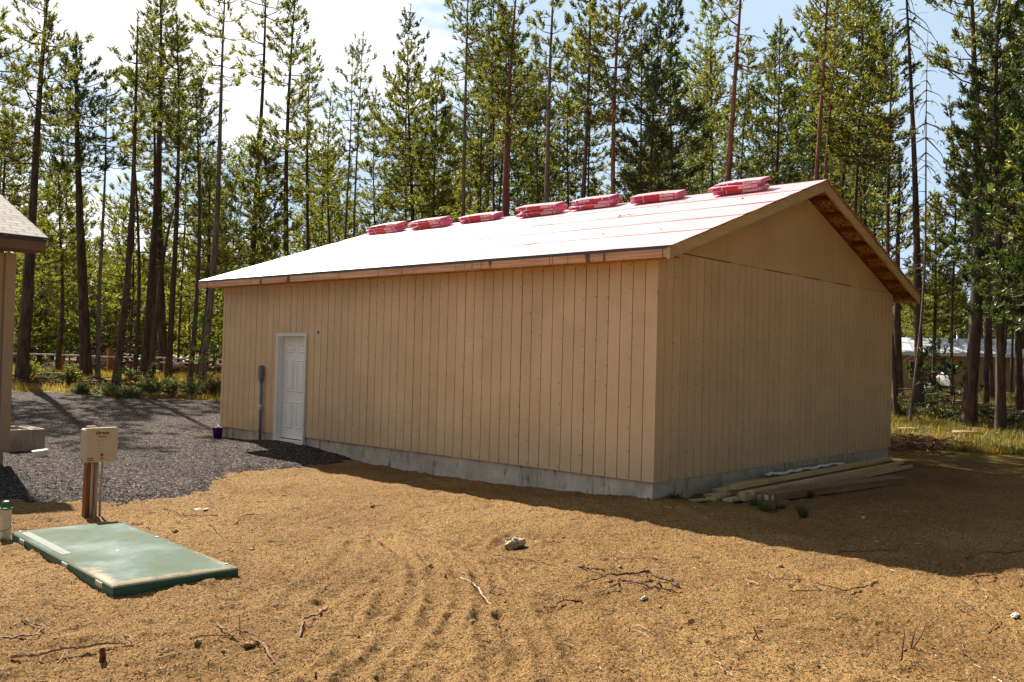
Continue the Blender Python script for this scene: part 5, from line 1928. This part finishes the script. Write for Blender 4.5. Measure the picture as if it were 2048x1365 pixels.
bd, bg_, br_ = 'bark_dark', 'bark_grey', 'bark_red'
TR = [
    # xb, D, xt, yt, width, crown bottom y, crown radius px, density, kind, bark, leaf, label, yb
    (42, 0, 100, -60, 33, 330, 92, 1.0, 'open', bd, 'leaf', 'leaning thick pine next to the tan house eave, leftmost tall trunk', 765),
    (172, 0, 152, 70, 32, 345, 68, 1.5, 'pine', bd, 'leaf_dark', 'straight thick pine with a dense dark crown left of the thin leaning trunks', 757),
    (196, 0, 212, 150, 13, 330, 38, .7, 'open', bg_, 'leaf', 'thin pole pine just right of the thick dark-crowned pine', 758),
    (230, 0, 276, 30, 23, 240, 48, 1.0, 'open', bd, 'leaf', 'leaning slim pine whose foot meets the gravel edge', 775),
    (268, 40, 262, 190, 13, 330, 26, .6, 'open', bd, 'leaf', 'thin dark pole pine behind the leaning slim one', None),
    (287, 41, 318, -70, 22, 250, 58, 1.3, 'pine', bd, 'leaf', 'tall pine of the crowded group left of the building, its crown cut by the frame', None),
    (304, 0, 303, 120, 19, 330, 46, 1.1, 'pine', bd, 'leaf', 'middle trunk of the crowded group left of the building', 752),
    (328, 0, 324, -40, 28, 260, 52, 1.2, 'pine', bd, 'leaf', 'thickest trunk of the crowded group left of the building', 750),
    (336, 38, 353, 30, 19, 300, 46, 1.1, 'pine', bd, 'leaf', 'pine with a rounded top at the right of the crowded group', None),
    (300, 36, 372, 330, 17, 350, 40, .5, 'open', bd, 'leaf', 'crooked pine leaning steeply right across the crowded group', None),
    (378, 0, 392, 185, 16, 340, 46, 1.2, 'open', bd, 'leaf', 'short forked pine between the crowded group and the building', 776),
    (402, 0, 452, -60, 22, 170, 55, .9, 'open', bg_, 'leaf_light', 'pale leaning pine beside the far building corner', 768),
    (396, 40, 420, 330, 17, 560, 44, 1.0, 'young', bd, 'leaf', 'small bushy pine touching the far building corner', None),
    (503, 39, 532, -80, 22, 160, 60, 1.0, 'open', bd, 'leaf', 'tall leaning pine rising above the far end of the pink roof', None),
    (520, 37, 515, 270, 16, 520, 60, 1.7, 'young', bd, 'leaf_light', 'bright green young pine above the far end of the pink roof', None),
    (578, 38, 592, -30, 22, 400, 62, 1.3, 'pine', bd, 'leaf', 'tall full-crowned pine left of the two thin twin poles', None),
    (616, 40, 622, 85, 15, 400, 44, 1.2, 'pine', bd, 'leaf', 'narrow pine with pointed top right of the full-crowned one', None),
    (668, 42, 662, 190, 11, 420, 34, 1.0, 'pine', bd, 'leaf', 'slender pine left of the twin poles', None),
    (693, 40, 705, 92, 11, 300, 28, .8, 'open', bg_, 'leaf', 'left one of the two thin twin pole pines', None),
    (716, 40, 726, 72, 11, 300, 32, .9, 'open', bg_, 'leaf', 'right one of the two thin twin pole pines', None),
    (747, 43, 752, 180, 9, 460, 42, 1.2, 'pine', bd, 'leaf', 'short slender pine right of the twin poles', None),
    (820, 40, 815, 85, 20, 440, 64, 1.3, 'pine', bd, 'leaf', 'broad pine above the two farthest bundle stacks', None),
    (880, 37, 878, 130, 13, 430, 46, 1.9, 'pine', bd, 'leaf_light', 'bright yellow-green pine between the broad pine and a bare grey trunk', None),
    (930, 36, 938, -90, 19, 160, 66, 1.2, 'open', bg_, 'leaf', 'bare grey trunk pine above the third bundle stack from the far end', None),
    (985, 40, 996, 20, 11, 230, 40, 1.1, 'pine', bd, 'leaf', 'thin pole pine left of the red trunk above mid roof', None),
    (1012, 35, 1040, -110, 24, 230, 62, 1.3, 'open', br_, 'leaf', 'reddish double-stemmed pine above mid roof, thicker stem', None),
    (1030, 36, 1012, 10, 14, 300, 56, 1.4, 'pine', br_, 'leaf', 'reddish thinner stem crossing the thick one above mid roof', None),
    (974, 42, 968, 150, 11, 390, 34, .9, 'open', bd, 'leaf', 'dark slim pine left of the reddish double stems', None),
    (1068, 44, 1072, 60, 9, 400, 30, .9, 'pine', bd, 'leaf', 'spindly pole pine right of the reddish double stems', None),
    (1092, 30, 1112, -120, 24, 200, 60, 1.2, 'open', bg_, 'leaf', 'straight grey pine above the central bundle stack', None),
    (1131, 43, 1136, 90, 11, 380, 38, 1.0, 'pine', bd, 'leaf', 'thin dark pole between two grey trunks over the central roof', None),
    (1155, 29, 1180, -120, 22, 240, 66, 1.3, 'pine', bd, 'leaf', 'slightly bent pine right of the central bundle stack', None),
    (1185, 42, 1192, 30, 11, 390, 44, 1.1, 'pine', bd, 'leaf', 'slim pine behind the slightly bent one', None),
    (1234, 28, 1250, -120, 23, 230, 66, 1.4, 'pine', br_, 'leaf', 'tall purple-barked pine above the third stack from the gable', None),
    (1278, 41, 1282, 0, 12, 370, 50, 1.3, 'pine', bd, 'leaf_dark', 'dark pine right behind the purple-barked one', None),
    (1300, 27.5, 1325, 15, 16, 390, 68, 1.9, 'pine', bd, 'leaf_dark', 'dense dark pine with slim paired stems left of the blue sky gap', None),
    (1350, 29, 1345, -20, 12, 390, 62, 1.9, 'pine', bd, 'leaf_dark', 'full dark green pine bordering the blue sky gap on its left', None),
    (1400, 42, 1408, 150, 10, 390, 42, 1.2, 'pine', bd, 'leaf', 'shorter pine in the blue sky gap', None),
    (1450, 27, 1490, -150, 27, 130, 75, .6, 'open', br_, 'leaf', 'big leaning red-barked pine behind the stack nearest the gable', None),
    (1490, 34, 1500, 90, 11, 380, 44, 1.1, 'pine', bd, 'leaf', 'brown twiggy pine right of the big leaning red one', None),
    (1552, 35, 1560, 40, 15, 360, 55, 1.6, 'pine', bd, 'leaf', 'full sunlit pine between the two red-barked leaning pines', None),
    (1617, 29, 1660, -140, 21, 190, 62, .9, 'open', br_, 'leaf', 'red-barked pine rising just left of the roof peak', None),
    (1636, 31, 1682, -60, 13, 260, 50, 1.0, 'open', br_, 'leaf', 'thinner red-barked pine rising straight over the roof peak', None),
    (1695, 32, 1728, -30, 15, 330, 72, 2.0, 'pine', bd, 'leaf', 'broad sunlit pine right of the roof peak', None),
    (1740, 36, 1752, 60, 12, 430, 50, 1.6, 'pine', bd, 'leaf_dark', 'dark edge pine behind the descending rake board', None),
    (1797, 29, 1785, 40, 17, 500, 34, .7, 'open', bd, 'leaf', 'slender pine left of the dead drooping one by the gable corner', None),
    (1838, 0, 1808, -90, 26, 90, 60, .5, 'dead', bd, 'leaf', 'half dead pine with drooping bare twigs right of the gable corner', 822),
    (1820, 28, 1856, 60, 9, 330, 42, .5, 'dead', bg_, 'leaf', 'thin bare dead pole crossing beside the half dead pine', None),
    (1798, 0, 1800, 330, 26, 560, 40, .6, 'open', bd, 'leaf_dark', 'dark trunk pressed against the right building edge', 800),
    (1935, 0, 1940, -120, 38, 400, 66, 1.2, 'open', bd, 'leaf', 'thick dark pine with tufted crown right of the sky gap', 850),
    (1972, 0, 1985, -60, 15, 560, 46, 1.4, 'pine', bd, 'leaf_dark', 'slim dark pine right of the thick tufted one', 830),
    (2003, 27, 2010, -140, 26, 620, 70, 2.0, 'pine', bd, 'leaf_dark', 'very dense dark pine near the right edge', None),
    (2040, 0, 2052, -120, 20, 640, 70, 1.9, 'pine', bd, 'leaf_dark', 'dark pine cut by the right edge', 845),
    (2090, 24, 2100, -100, 24, 640, 80, 1.8, 'pine', bd, 'leaf_dark', 'dark pine standing beyond the right edge with branches reaching in', None),
    (1985, 0, 1975, 250, 12, 600, 40, 1.0, 'pine', bd, 'leaf_dark', 'short dark pole pine behind the slim dark one at right', 800),
    (1868, 46, 1870, 385, 13, 640, 36, 2.0, 'young', bd, 'leaf_light', 'bright young conifer in front of the neighbour roof', None),
    (18, 44, 12, 225, 16, 430, 46, 1.6, 'young', bd, 'leaf', 'bushy pine above the tan house roof at the left edge', None),
    (112, 46, 118, 330, 14, 560, 52, 1.6, 'young', bd, 'leaf_light', 'light green bushy pine between the first two thick trunks', None),
    (-40, 38, -20, -40, 22, 300, 60, 1.2, 'open', bd, 'leaf', 'pine beyond the left edge with branches reaching into view', None),
    (1905, 38, 1898, 200, 10, 600, 36, .9, 'pine', bd, 'leaf', 'thin pine left of the thick tufted one, before the neighbour house', None),
]
for k, (xb, D, xt, yt, w, ycb, Rp, dn, kd, bk_, lf, lb, yb) in enumerate(TR):
    px_tree(xb, D, xt, yt, w, ycb, Rp, dn, kd, bk_, lf, lb, 500+k*7, yb, deadn=1.2)

# background pines: a few shapes, copied
protos = []
PB = [(15, .09, .45, 1.5, 1.1, 'pine', 'leaf'), (17, .12, .55, 1.4, 1.0, 'open', 'leaf'), (9, .08, .10, 1.7, 1.3, 'young', 'leaf_light'),
      (19, .14, .5, 1.8, 1.2, 'pine', 'leaf_dark'), (12, .09, .25, 1.7, 1.3, 'pine', 'leaf'), (6.5, .06, .06, 1.4, 1.5, 'young', 'leaf')]
lbs = ['mid height pine standing back in the woods', 'tall thin-crowned pine standing back in the woods', 'bushy young pine with branches to the ground in the woods',
       'tall dark pine standing back in the woods', 'full-crowned mid height pine back in the woods', 'small young pine filling the woods undergrowth']
BG = []
rb_ = random.Random(21)


def wood(n, x0, x1, d0, d1, kinds, smin=.85, smax=1.2):
    for _ in range(n):
        px = rb_.uniform(x0, x1); D = d0+(d1-d0)*rb_.random()**.8
        BG.append((px, D, rb_.choice(kinds), rb_.uniform(smin, smax)))


wood(34, -60, 480, 48, 85, [2, 4, 5, 2, 5], .8, 1.15)
wood(14, -60, 480, 55, 95, [0, 4, 2], .8, 1.0)
wood(10, 430, 800, 44, 80, [0, 4, 1], .8, 1.0)
wood(16, 430, 900, 50, 90, [2, 4], .9, 1.2)
wood(58, 780, 1420, 42, 90, [0, 4, 1, 3, 4], .9, 1.2)
wood(10, 1390, 1560, 44, 85, [4, 2], .8, 1.0)
wood(30, 1480, 1780, 38, 80, [0, 1, 3, 4], .95, 1.25)
wood(12, 1790, 1900, 80, 120, [2, 4], .8, 1.05)
wood(22, 1960, 2200, 32, 80, [3, 0, 4], 1, 1.3)
wood(22, 430, 1420, 45, 80, [1], .95, 1.25)
wood(8, -60, 460, 46, 75, [1], .9, 1.1)
wood(16, 2380, 3300, 15, 24, [3, 0, 4, 2], 1, 1.3)  # unseen pines right of frame, added to block sky and darken the right side
wood(12, -500, -80, 30, 80, [0, 1, 3, 4], .9, 1.2)
wood(22, 2180, 2900, 20, 60, [0, 1, 3, 4], .9, 1.2)
first = {}
for _ in range(34):      # unseen woods behind the camera's right, added to block sky light on the gable
    BG.append((None, (rb_.uniform(-8, 30), rb_.uniform(-32, -17)), rb_.choice([0, 3, 4, 3]), rb_.uniform(.95, 1.25)))
for (px, D, k, s) in BG:
    b = atD(px, 760, D) if px is not None else D
    base = Vector((b[0], b[1], float(gz(b[0], b[1]))))
    if k not in first:
        hh, r0, cb, R_, dn, kd, lf = PB[k]
        rt_ = make_tree((0, 0, 0), (rb_.uniform(-.4, .4), rb_.uniform(-.4, .4), hh), r0, cb, R_, dn, 900+k, M['bark_dark'], M[lf], kd, .7, 'woodland_pine', lbs[k], 'background pines in the woods', .5)
        first[k] = rt_
        rt = rt_
    else:
        src = first[k]
        rt = src.copy(); COL.objects.link(rt)
        for ch in src.children:
            c = ch.copy(); COL.objects.link(c); c.parent = rt
    rt.location = base
    rt.rotation_euler = (0, 0, rb_.uniform(0, 6.28))
    rt.scale = (s*rb_.uniform(.9, 1.1), s*rb_.uniform(.9, 1.1), s)

# far wood: one mass on the horizon
r = np.random.default_rng(77)
Vs, Fs, off_ = [], [], 0
TVs, TFs, toff = [], [], 0
C, A, lines = [], [], []
for k in range(420):
    th_ = YAW+math.radians(r.uniform(-50, 50)); D = r.uniform(95, 165)
    x, y = CAM[0]+D*math.sin(th_), CAM[1]+D*math.cos(th_)
    z = float(gz(x, y)); hh = r.uniform(7, 13)
    lines.append((np.array([(x, y, z-.2), (x, y, z+hh*.4), (x, y, z+hh*.8), (x, y, z+hh)]), np.array([.16, .13, .08, .02])))
    nC = 230
    u = r.random(nC)**.8; a = r.uniform(0, 6.28, nC); q = np.sqrt(r.random(nC))*1.9*(1-u)**.7
    C.append(np.stack([x+q*np.cos(a), y+q*np.sin(a), z+hh*(.08+.92*u)], -1))
    A.append(np.stack([np.cos(a)*.6, np.sin(a)*.6, np.full(nC, .6)], -1))
V, Fc = tufts_np(np.concatenate(C), np.concatenate(A), r, 3, .5, .22, 1.0, .5)
TV, TF = tubes_np(lines)
fw = bpy.data.objects.new('far_woods', None)
o = mesh_np('far_woods', np.concatenate([V, TV]), np.concatenate([Fc, TF+len(V)]), [M['leaf_dark'], M['bark_dark']])
mi = np.concatenate([np.zeros(len(Fc), np.int32), np.ones(len(TF), np.int32)])
o.data.polygons.foreach_set('material_index', mi)
bpy.data.objects.remove(fw)
tag(o, 'far woods closing the view behind the nearer trees', 'woods', kind='stuff')


# ------------------------------------------------------------------ grass and undergrowth
def grass(name, n, x0, x1, dfun, h, label, nb=6, cond=None, mat_='grass', w=.018):
    r = np.random.default_rng(len(name)+n)
    px = r.uniform(x0, x1, n); D = dfun(r.random(n))
    dx = AF[None]+AR[None]*((px-1024)/F)[:, None]
    dh = dx[:, :2]/np.hypot(dx[:, 0], dx[:, 1])[:, None]
    x = CAM[0]+dh[:, 0]*D; y = CAM[1]+dh[:, 1]*D
    k = fbm(x*.5, y*.5, 3)+r.normal(0, .22, n) > -.12
    if cond is not None:
        k &= cond(x, y)
    x, y = x[k], y[k]
    z = gz(x, y, True)
    m_ = len(x)
    C = np.repeat(np.stack([x, y, z], -1), nb, 0)
    C[:, :2] += r.normal(0, .05, (m_*nb, 2))
    d = r.normal(0, .33, (m_*nb, 3)); d[:, 2] = 1
    l_ = h*r.uniform(.5, 1.35, (m_*nb, 1))*np.repeat(.6+.8*r.random(m_), nb)[:, None]
    s_ = np.stack([-d[:, 1], d[:, 0], np.zeros(m_*nb)], -1)+r.normal(0, .5, (m_*nb, 3)); s_[:, 2] = 0
    s_ /= np.linalg.norm(s_, axis=1, keepdims=True)+1e-9
    v0 = C-s_*w/2; v1 = C+s_*w/2; v2 = C+d*l_
    V = np.stack([v0, v1, v2], 1).reshape(-1, 3)
    o = mesh_np(name, V, np.arange(len(V)).reshape(-1, 3), M[mat_])
    tag(o, label, 'grass', kind='stuff')


edgeL = lambda x, y: (sdist(x, y, poly) < -.15) & ~((x > -.3) & (x < W+.3) & (y > -.3) & (y < L+.3))
grass('tall_grass', 10000, -60, 520, lambda u: 27.5+u*28, .17, 'yellow green grass and low brush under the trees left of the building', 6, edgeL)
edgeR = lambda x, y: (np.hypot(x-CAM[0], y-CAM[1]) > 22+1.2*perlin(x, y)) & ~((x > -.3) & (x < W+.3) & (y > -.3) & (y < L+.3)) & (fbm(x*.35+4, y*.35, 2) > -.55)
grass('sunlit_grass', 11000, 1740, 2150, lambda u: 22.5+u**1.3*30, .14, 'bright yellow green grass beyond the dark dirt at right', 6, edgeR)


def shrub(px, py, h, rpx, label, leaf='shrub', seed=1, cat='shrub', name='shrub', twigs=26, dens=9, D=None):
    b = gp(px, py) if D is None else atD(px, py, D)
    b = np.array([b[0], b[1], float(gz(b[0], b[1]))])
    Dd = math.hypot(b[0]-CAM[0], b[1]-CAM[1]); R_ = rpx*Dd/F
    r = np.random.default_rng(seed)
    root = empty(name, tuple(b), label, cat, 'shrubs and saplings at the edge of the woods')
    lines, C, A = [], [], []
    for k in range(twigs):
        az = r.uniform(0, 6.28); el = r.uniform(.5, 1.45); L_ = h*r.uniform(.6, 1.1)
        d = np.array([math.cos(az)*math.cos(el)*R_/h*1.3, math.sin(az)*math.cos(el)*R_/h*1.3, math.sin(el)])
        pts = np.array([d*L_*s+np.array([0, 0, -.05*s]) for s in (0, .35, .7, 1.0)])
        lines.append((pts, np.array([.010, .007, .005, .002])))
        for q in range(dens):
            s = r.uniform(.3, 1.05)
            C.append(d*L_*s+r.normal(0, .05, 3)); A.append(d/np.linalg.norm(d)+r.normal(0, .4, 3))
    V, Fc = tubes_np(lines)
    o = mesh_np('stems', V, Fc, M['bark_grey'], root); o.matrix_parent_inverse = Matrix.Identity(4)
    V, Fc = tufts_np(np.array(C), np.array(A), r, 6, .09, .025, .9, .1)
    o = mesh_np('leaves', V, Fc, M[leaf], root); o.matrix_parent_inverse = Matrix.Identity(4)


SH = [(140, 772, 1.0, 26, 'rounded grey green bush between the first two thick trunks', 'leaf'), (215, 790, .35, 26, 'low green bush at the gravel edge left of the leaning slim pine', 'shrub'),
      (165, 788, .35, 24, 'low green bush at the gravel edge by the thick straight pine', 'shrub'),
      (255, 797, .4, 24, 'low bush at the gravel edge right of the leaning slim pine', 'shrub'), (300, 790, .7, 24, 'twiggy bush in front of the crowded trunks', 'shrub'),
      (345, 792, .8, 28, 'grey brown bush right of the crowded trunks', 'shrub'), (385, 795, .8, 26, 'grey twiggy bush near the pale leaning pine', 'shrub'), (425, 795, .9, 24, 'dark bush against the far building corner', 'shrub'),
      (270, 768, .8, 20, 'small bush standing between dark trunks', 'shrub'), (100, 760, .6, 24, 'yellow green low bush behind the leftmost trunk', 'shrub'), (60, 755, 1.1, 20, 'leafy young bush beside the house corner', 'leaf_light'),
      (1810, 835, .5, 26, 'low brush at the foot of the trunk by the gable corner', 'shrub'), (1880, 840, .6, 30, 'grey brush left of the thick tufted pine', 'shrub'), (1965, 840, .6, 28, 'grey brush right of the thick tufted pine', 'shrub'),
      (2020, 850, .6, 26, 'dark brush at the right edge', 'shrub'), (1850, 810, .8, 24, 'twiggy brush in front of the neighbour house', 'shrub')]
for k, (px, py, h, rp, lb, lf) in enumerate(SH):
    shrub(px, py, h*.62, rp, lb, lf, 40+k)
for k, (px, py, yt, lb) in enumerate([(273, 823, 708, 'thin straight sapling at the gravel edge'), (305, 830, 740, 'short thin sapling right of the straight one'), (402, 835, 640, 'bare sapling in front of the far building corner'),
                                      (1875, 850, 690, 'slim needle sapling before the neighbour house door'), (1850, 835, 705, 'leaning thin sapling before the neighbour house'), (1905, 850, 740, 'crooked thin sapling left of the thick tufted pine')]):
    b = gp(px, min(py, 838) if px < 500 else py)
    b = gp(px, 790 if px < 500 else 840)
    D = math.hypot(b[0]-CAM[0], b[1]-CAM[1]); T = atD(px+3, yt, D)
    make_tree([b[0], b[1], float(gz(b[0], b[1]))], T, .022, .25, .55, .8, 70+k, M['bark_dark'], M['leaf_dark'], 'open', 1.0, 'sapling', lb, 'shrubs and saplings at the edge of the woods', .6, .06, 'sapling')
for k, (px, py, h, rp, lb) in enumerate([(1510, 1012, .10, 12, 'left green weed tuft in front of the beam'), (1532, 1020, .12, 20, 'larger grey green weed clump in front of the beam'), (1561, 1020, .10, 10, 'small weed right of the larger clump by the beam'),
                                         (1606, 1036, .17, 10, 'upright green weed standing alone in the shade'), (1350, 1000, .08, 16, 'faint weeds at the foundation near the building corner'), (1620, 995, .10, 10, 'weed growing against the side of the beam')]):
    b = gp(px, py); b = np.array([b[0], b[1], float(gz(b[0], b[1]))]); Dd = np.linalg.norm(b-CAM); rw = rp*.6*Dd/F
    r = np.random.default_rng(300+k); n = 200
    a = r.uniform(0, 6.28, n); q0 = np.sqrt(r.random(n))*rw
    C = b[None]+np.stack([q0*np.cos(a), q0*np.sin(a), np.zeros(n)], -1)
    d = np.stack([np.cos(a)*.45+r.normal(0, .2, n), np.sin(a)*.45+r.normal(0, .2, n), np.ones(n)], -1)*h*1.2*r.uniform(.4, 1.1, (n, 1))
    sv = np.stack([-np.sin(a), np.cos(a), np.zeros(n)], -1)*.005
    V = np.stack([C-sv, C+sv, C+d], 1).reshape(-1, 3)
    tag(mesh_np('weed', V, np.arange(len(V)).reshape(-1, 3), M['shrub']), lb, 'weed')

# fence, brush pile, logs beyond the left trees
fz_ = lambda q: float(gz(q[0], q[1]))
fn = empty('rail_fence', tuple(atD(200, 740, 47)), 'low pale pipe rail fence on rusty posts beyond the left trees', 'fence')
mb = MB()
pr = [atD(px, py, 47) for px, py in ((-60, 705), (120, 710), (220, 714), (330, 716), (450, 720), (620, 724))]
mb.tube(pr, .035, 6)
mb.build('rail', M['plastic_white'], fn)
mb = MB()
pr = [atD(px, py, 47) for px, py in ((320, 725), (450, 729), (620, 734))]
mb.tube(pr, .03, 6)
mb.build('rail', M['plastic_white'], fn)
for (px, yt, w) in ((122, 692, .11), (220, 697, .11), (330, 716, .06), (400, 718, .06), (470, 720, .06), (40, 704, .08)):
    t_ = atD(px, yt, 47.15)
    q = MB(); q.box((t_[0]-w, t_[1]-w, fz_(t_)-.2), (t_[0]+w, t_[1]+w, t_[2]))
    q.build('post', M['fence_post'], fn)


def heap(px0, px1, D, h, n, label, name, mats, seed, rad=.05, ln=1.4):
    r = random.Random(seed)
    a, b = atD(px0, 740, D), atD(px1, 740, D)
    q = MB()
    for k in range(n):
        t = r.random(); c = a*(1-t)+b*t
        env = math.sin(math.pi*min(.97, max(.03, t)))**.6*(.6+.5*math.sin(t*9+seed))
        z = fz_(c)+r.random()*h*max(.2, env); d = np.array([r.uniform(-1, 1), r.uniform(-1, 1), r.uniform(-.25, .25)])*ln/2
        c = np.array([c[0]+r.uniform(-.8, .8), c[1]+r.uniform(-.8, .8), z+.05])
        mid = c+np.array([r.uniform(-.1, .1), r.uniform(-.1, .1), r.uniform(-.1, .1)])
        rr_ = rad*r.uniform(.5, 1.4)
        q.tube([c-d, mid, c+d], [rr_, rr_*.9, rr_*.6], 5, r.randrange(len(mats)))
    tag(q.build(name, mats), label, name.replace('_', ' '))


heap(115, 345, 52, .75, 420, 'long heap of cut brush and slash behind the fence', 'brush_pile', [M['stick'], M['stick_red'], M['stick_pale']], 3)
heap(175, 285, 55, 1.7, 260, 'taller brush heap peaking behind the long one', 'brush_pile', [M['stick'], M['stick_red']], 4)
heap(320, 450, 50, .7, 110, 'stacked weathered logs behind the fence near the far building corner', 'log_pile', [M['stick'], M['stick_pale'], M['stick_red']], 5, .12, 2.6)
heap(1790, 1900, 34, .5, 120, 'tangle of dead branches before the neighbour house', 'branch_tangle', [M['stick'], M['bark_grey']], 6, .018, 1.8)
heap(1930, 2060, 30, .5, 120, 'tangle of dead branches at the foot of the right dark pines', 'branch_tangle', [M['stick'], M['bark_grey']], 7, .018, 1.6)
heap(1790, 1850, 22.5, .28, 130, 'torn root clump on the dark dirt behind the gable corner', 'root_clump', [M['stick'], M['stick_red']], 8, .012, .6)
heap(195, 240, 33, .35, 40, 'small dark stump debris in the left grass', 'branch_debris', [M['bark_dark'], M['stick_red']], 9, .03, .9)
heap(60, 130, 33, .3, 70, 'low dark branch heap at the foot of the leftmost trees', 'branch_debris', [M['bark_dark'], M['stick_red']], 10, .02, 1.2)
for (p, q_, r_, lb) in (((1905, 870), (1965, 877), .05, 'pale fallen limb lying in the sunlit grass'), ((390, 785), (425, 768), .09, 'dark fallen log leaning by the far building corner'), ((1795, 862), (1850, 868), .025, 'thin fallen branch in the grass by the gable corner')):
    a = gp(*p); b = gp(*q_)
    mb = MB(); mb.tube([a+[0, 0, .06], (a+b)/2+[0, 0, .10], b+[0, 0, .12]], [r_, r_*.9, r_*.5], 7)
    tag(mb.build('fallen_branch', M['stick_pale'] if 'pale' in lb or 'thin' in lb else M['bark_dark']), lb, 'branch')
# bent hoop twig
a = gp(1915, 868)
mb = MB(); mb.tube([a+np.array([AR[0]*.35*math.cos(t), AR[1]*.35*math.cos(t), .45*math.sin(t)]) for t in np.linspace(0, 2.6, 12)], .012, 5)
tag(mb.build('fallen_branch', M['bark_grey']), 'bent branch arching out of the sunlit grass', 'branch')

# ------------------------------------------------------------------ neighbour house far right
D = 62
p0 = atD(1775, 765, D); p1 = atD(2105, 775, D+1.5)
ax = (p1-p0); ax[2] = 0; hl = np.linalg.norm(ax); ax /= hl
dn_ = np.array([-ax[1], ax[0], 0])
if dn_ @ (p0-CAM) < 0:
    dn_ = -dn_
zb = fz_((p0+p1)/2)-.15
nh = empty('neighbour_house', (float((p0[0]+p1[0])/2), float((p0[1]+p1[1])/2), zb), 'low ochre neighbour house with bright pale metal roof behind the right trees', 'house')
fm = frame((p0[0], p0[1], zb), ax, dn_, (0, 0, 1))
wz = atD(1900, 708, D)[2]-zb
rz = atD(1900, 688, D+3)[2]-zb
q = MB(); q.box((0, 0, 0), (hl, .2, wz), 0, fm); q.box((0, .2, 0), (.2, 7, wz), 0, fm); q.box((hl-.2, .2, 0), (hl, 7, wz), 0, fm); q.box((.2, 6.8, 0), (hl-.2, 7, wz), 0, fm)
q.build('wall', M['far_wall'], nh)
q = MB()
v = [(-.4, -.5, wz-.02), (hl+.4, -.5, wz-.02), (hl+.4, 3.5, rz+.3), (-.4, 3.5, rz+.3), (hl+.4, 7.5, wz-.02), (-.4, 7.5, wz-.02)]
v2 = [(a, b, c+.08) for a, b, c in v]
q.add([tuple(fm @ Vector(p)) for p in v+v2], [(6, 7, 8, 9), (9, 8, 10, 11), (3, 2, 1, 0), (5, 4, 2, 3), (0, 1, 7, 6), (5, 11, 10, 4), (0, 6, 9, 3), (3, 9, 11, 5), (1, 2, 8, 7), (2, 4, 10, 8)])
for k in range(14):
    xx = k*hl/13
    vv = [(xx-.03, -.5, wz+.062), (xx+.03, -.5, wz+.062), (xx+.03, 3.5, rz+.382), (xx-.03, 3.5, rz+.382)]
    q.add([tuple(fm @ Vector((a, b, c+dz))) for dz in (0, .04) for a, b, c in vv], [(4, 5, 6, 7), (0, 1, 5, 4), (1, 2, 6, 5), (3, 0, 4, 7)])
q.build('roof', M['far_metal'], nh)
q = MB(); q.box((-.4, -.53, wz-.15), (hl+.4, -.505, wz+.06), 0, fm); q.build('gutter', M['whitetrim'], nh)


def hx(px):
    t_ = atD(px, 740, D)
    return float((t_-p0) @ ax)


for (a, b, z0, z1, nm) in ((hx(1884), hx(1901), .15, 2.05, 'door'), (hx(1818), hx(1836), .75, 1.9, 'window')):
    q = MB(); q.box((a, -.06, z0), (b, -.002, z1), 0, fm)
    o = q.build(nm, M['whitetrim'] if nm == 'window' else M['glass'], nh)
    q = MB(); q.box((a+.08, -.075, z0+.08), (b-.08, -.062, z1-.08), 0, fm)
    q.build('pane', M['glass'], o)
c = atD(1915, 690, D+2.5)
q = MB(); q.tube([(c[0], c[1], c[2]-.6), (c[0], c[1], c[2]+.75)], .07, 8); q.build('flue_pipe', M['steel'], nh)
# pale tarp heap beside it
a = atD(1845, 770, 58); b = atD(1905, 770, 57)
r = np.random.default_rng(5)
nx, ny = 16, 10
u, w_ = np.meshgrid(np.linspace(0, 1, nx), np.linspace(0, 1, ny), indexing='ij')
X_ = a[0]+(b[0]-a[0])*u+w_*1.0*AF[0]; Y_ = a[1]+(b[1]-a[1])*u+w_*1.0*AF[1]
prof = np.interp(u, [0, .1, .45, .8, .95, 1], [0, .15, .5, 1.0, .85, 0])*np.sin(math.pi*np.clip(w_, .02, .98))**.5
Z_ = fz_(a)+prof+.08*fbm(u*6, w_*6, 2)
mesh_np('tarp_heap', np.stack([X_, Y_, Z_], -1).reshape(-1, 3), grid_faces(nx, ny), M['litter'], None, False, label='pale tarp draped over a heap before the neighbour house', category='tarp')

for o in bpy.data.objects:
    if o.name.startswith('tmp_'):
        bpy.data.objects.remove(o)
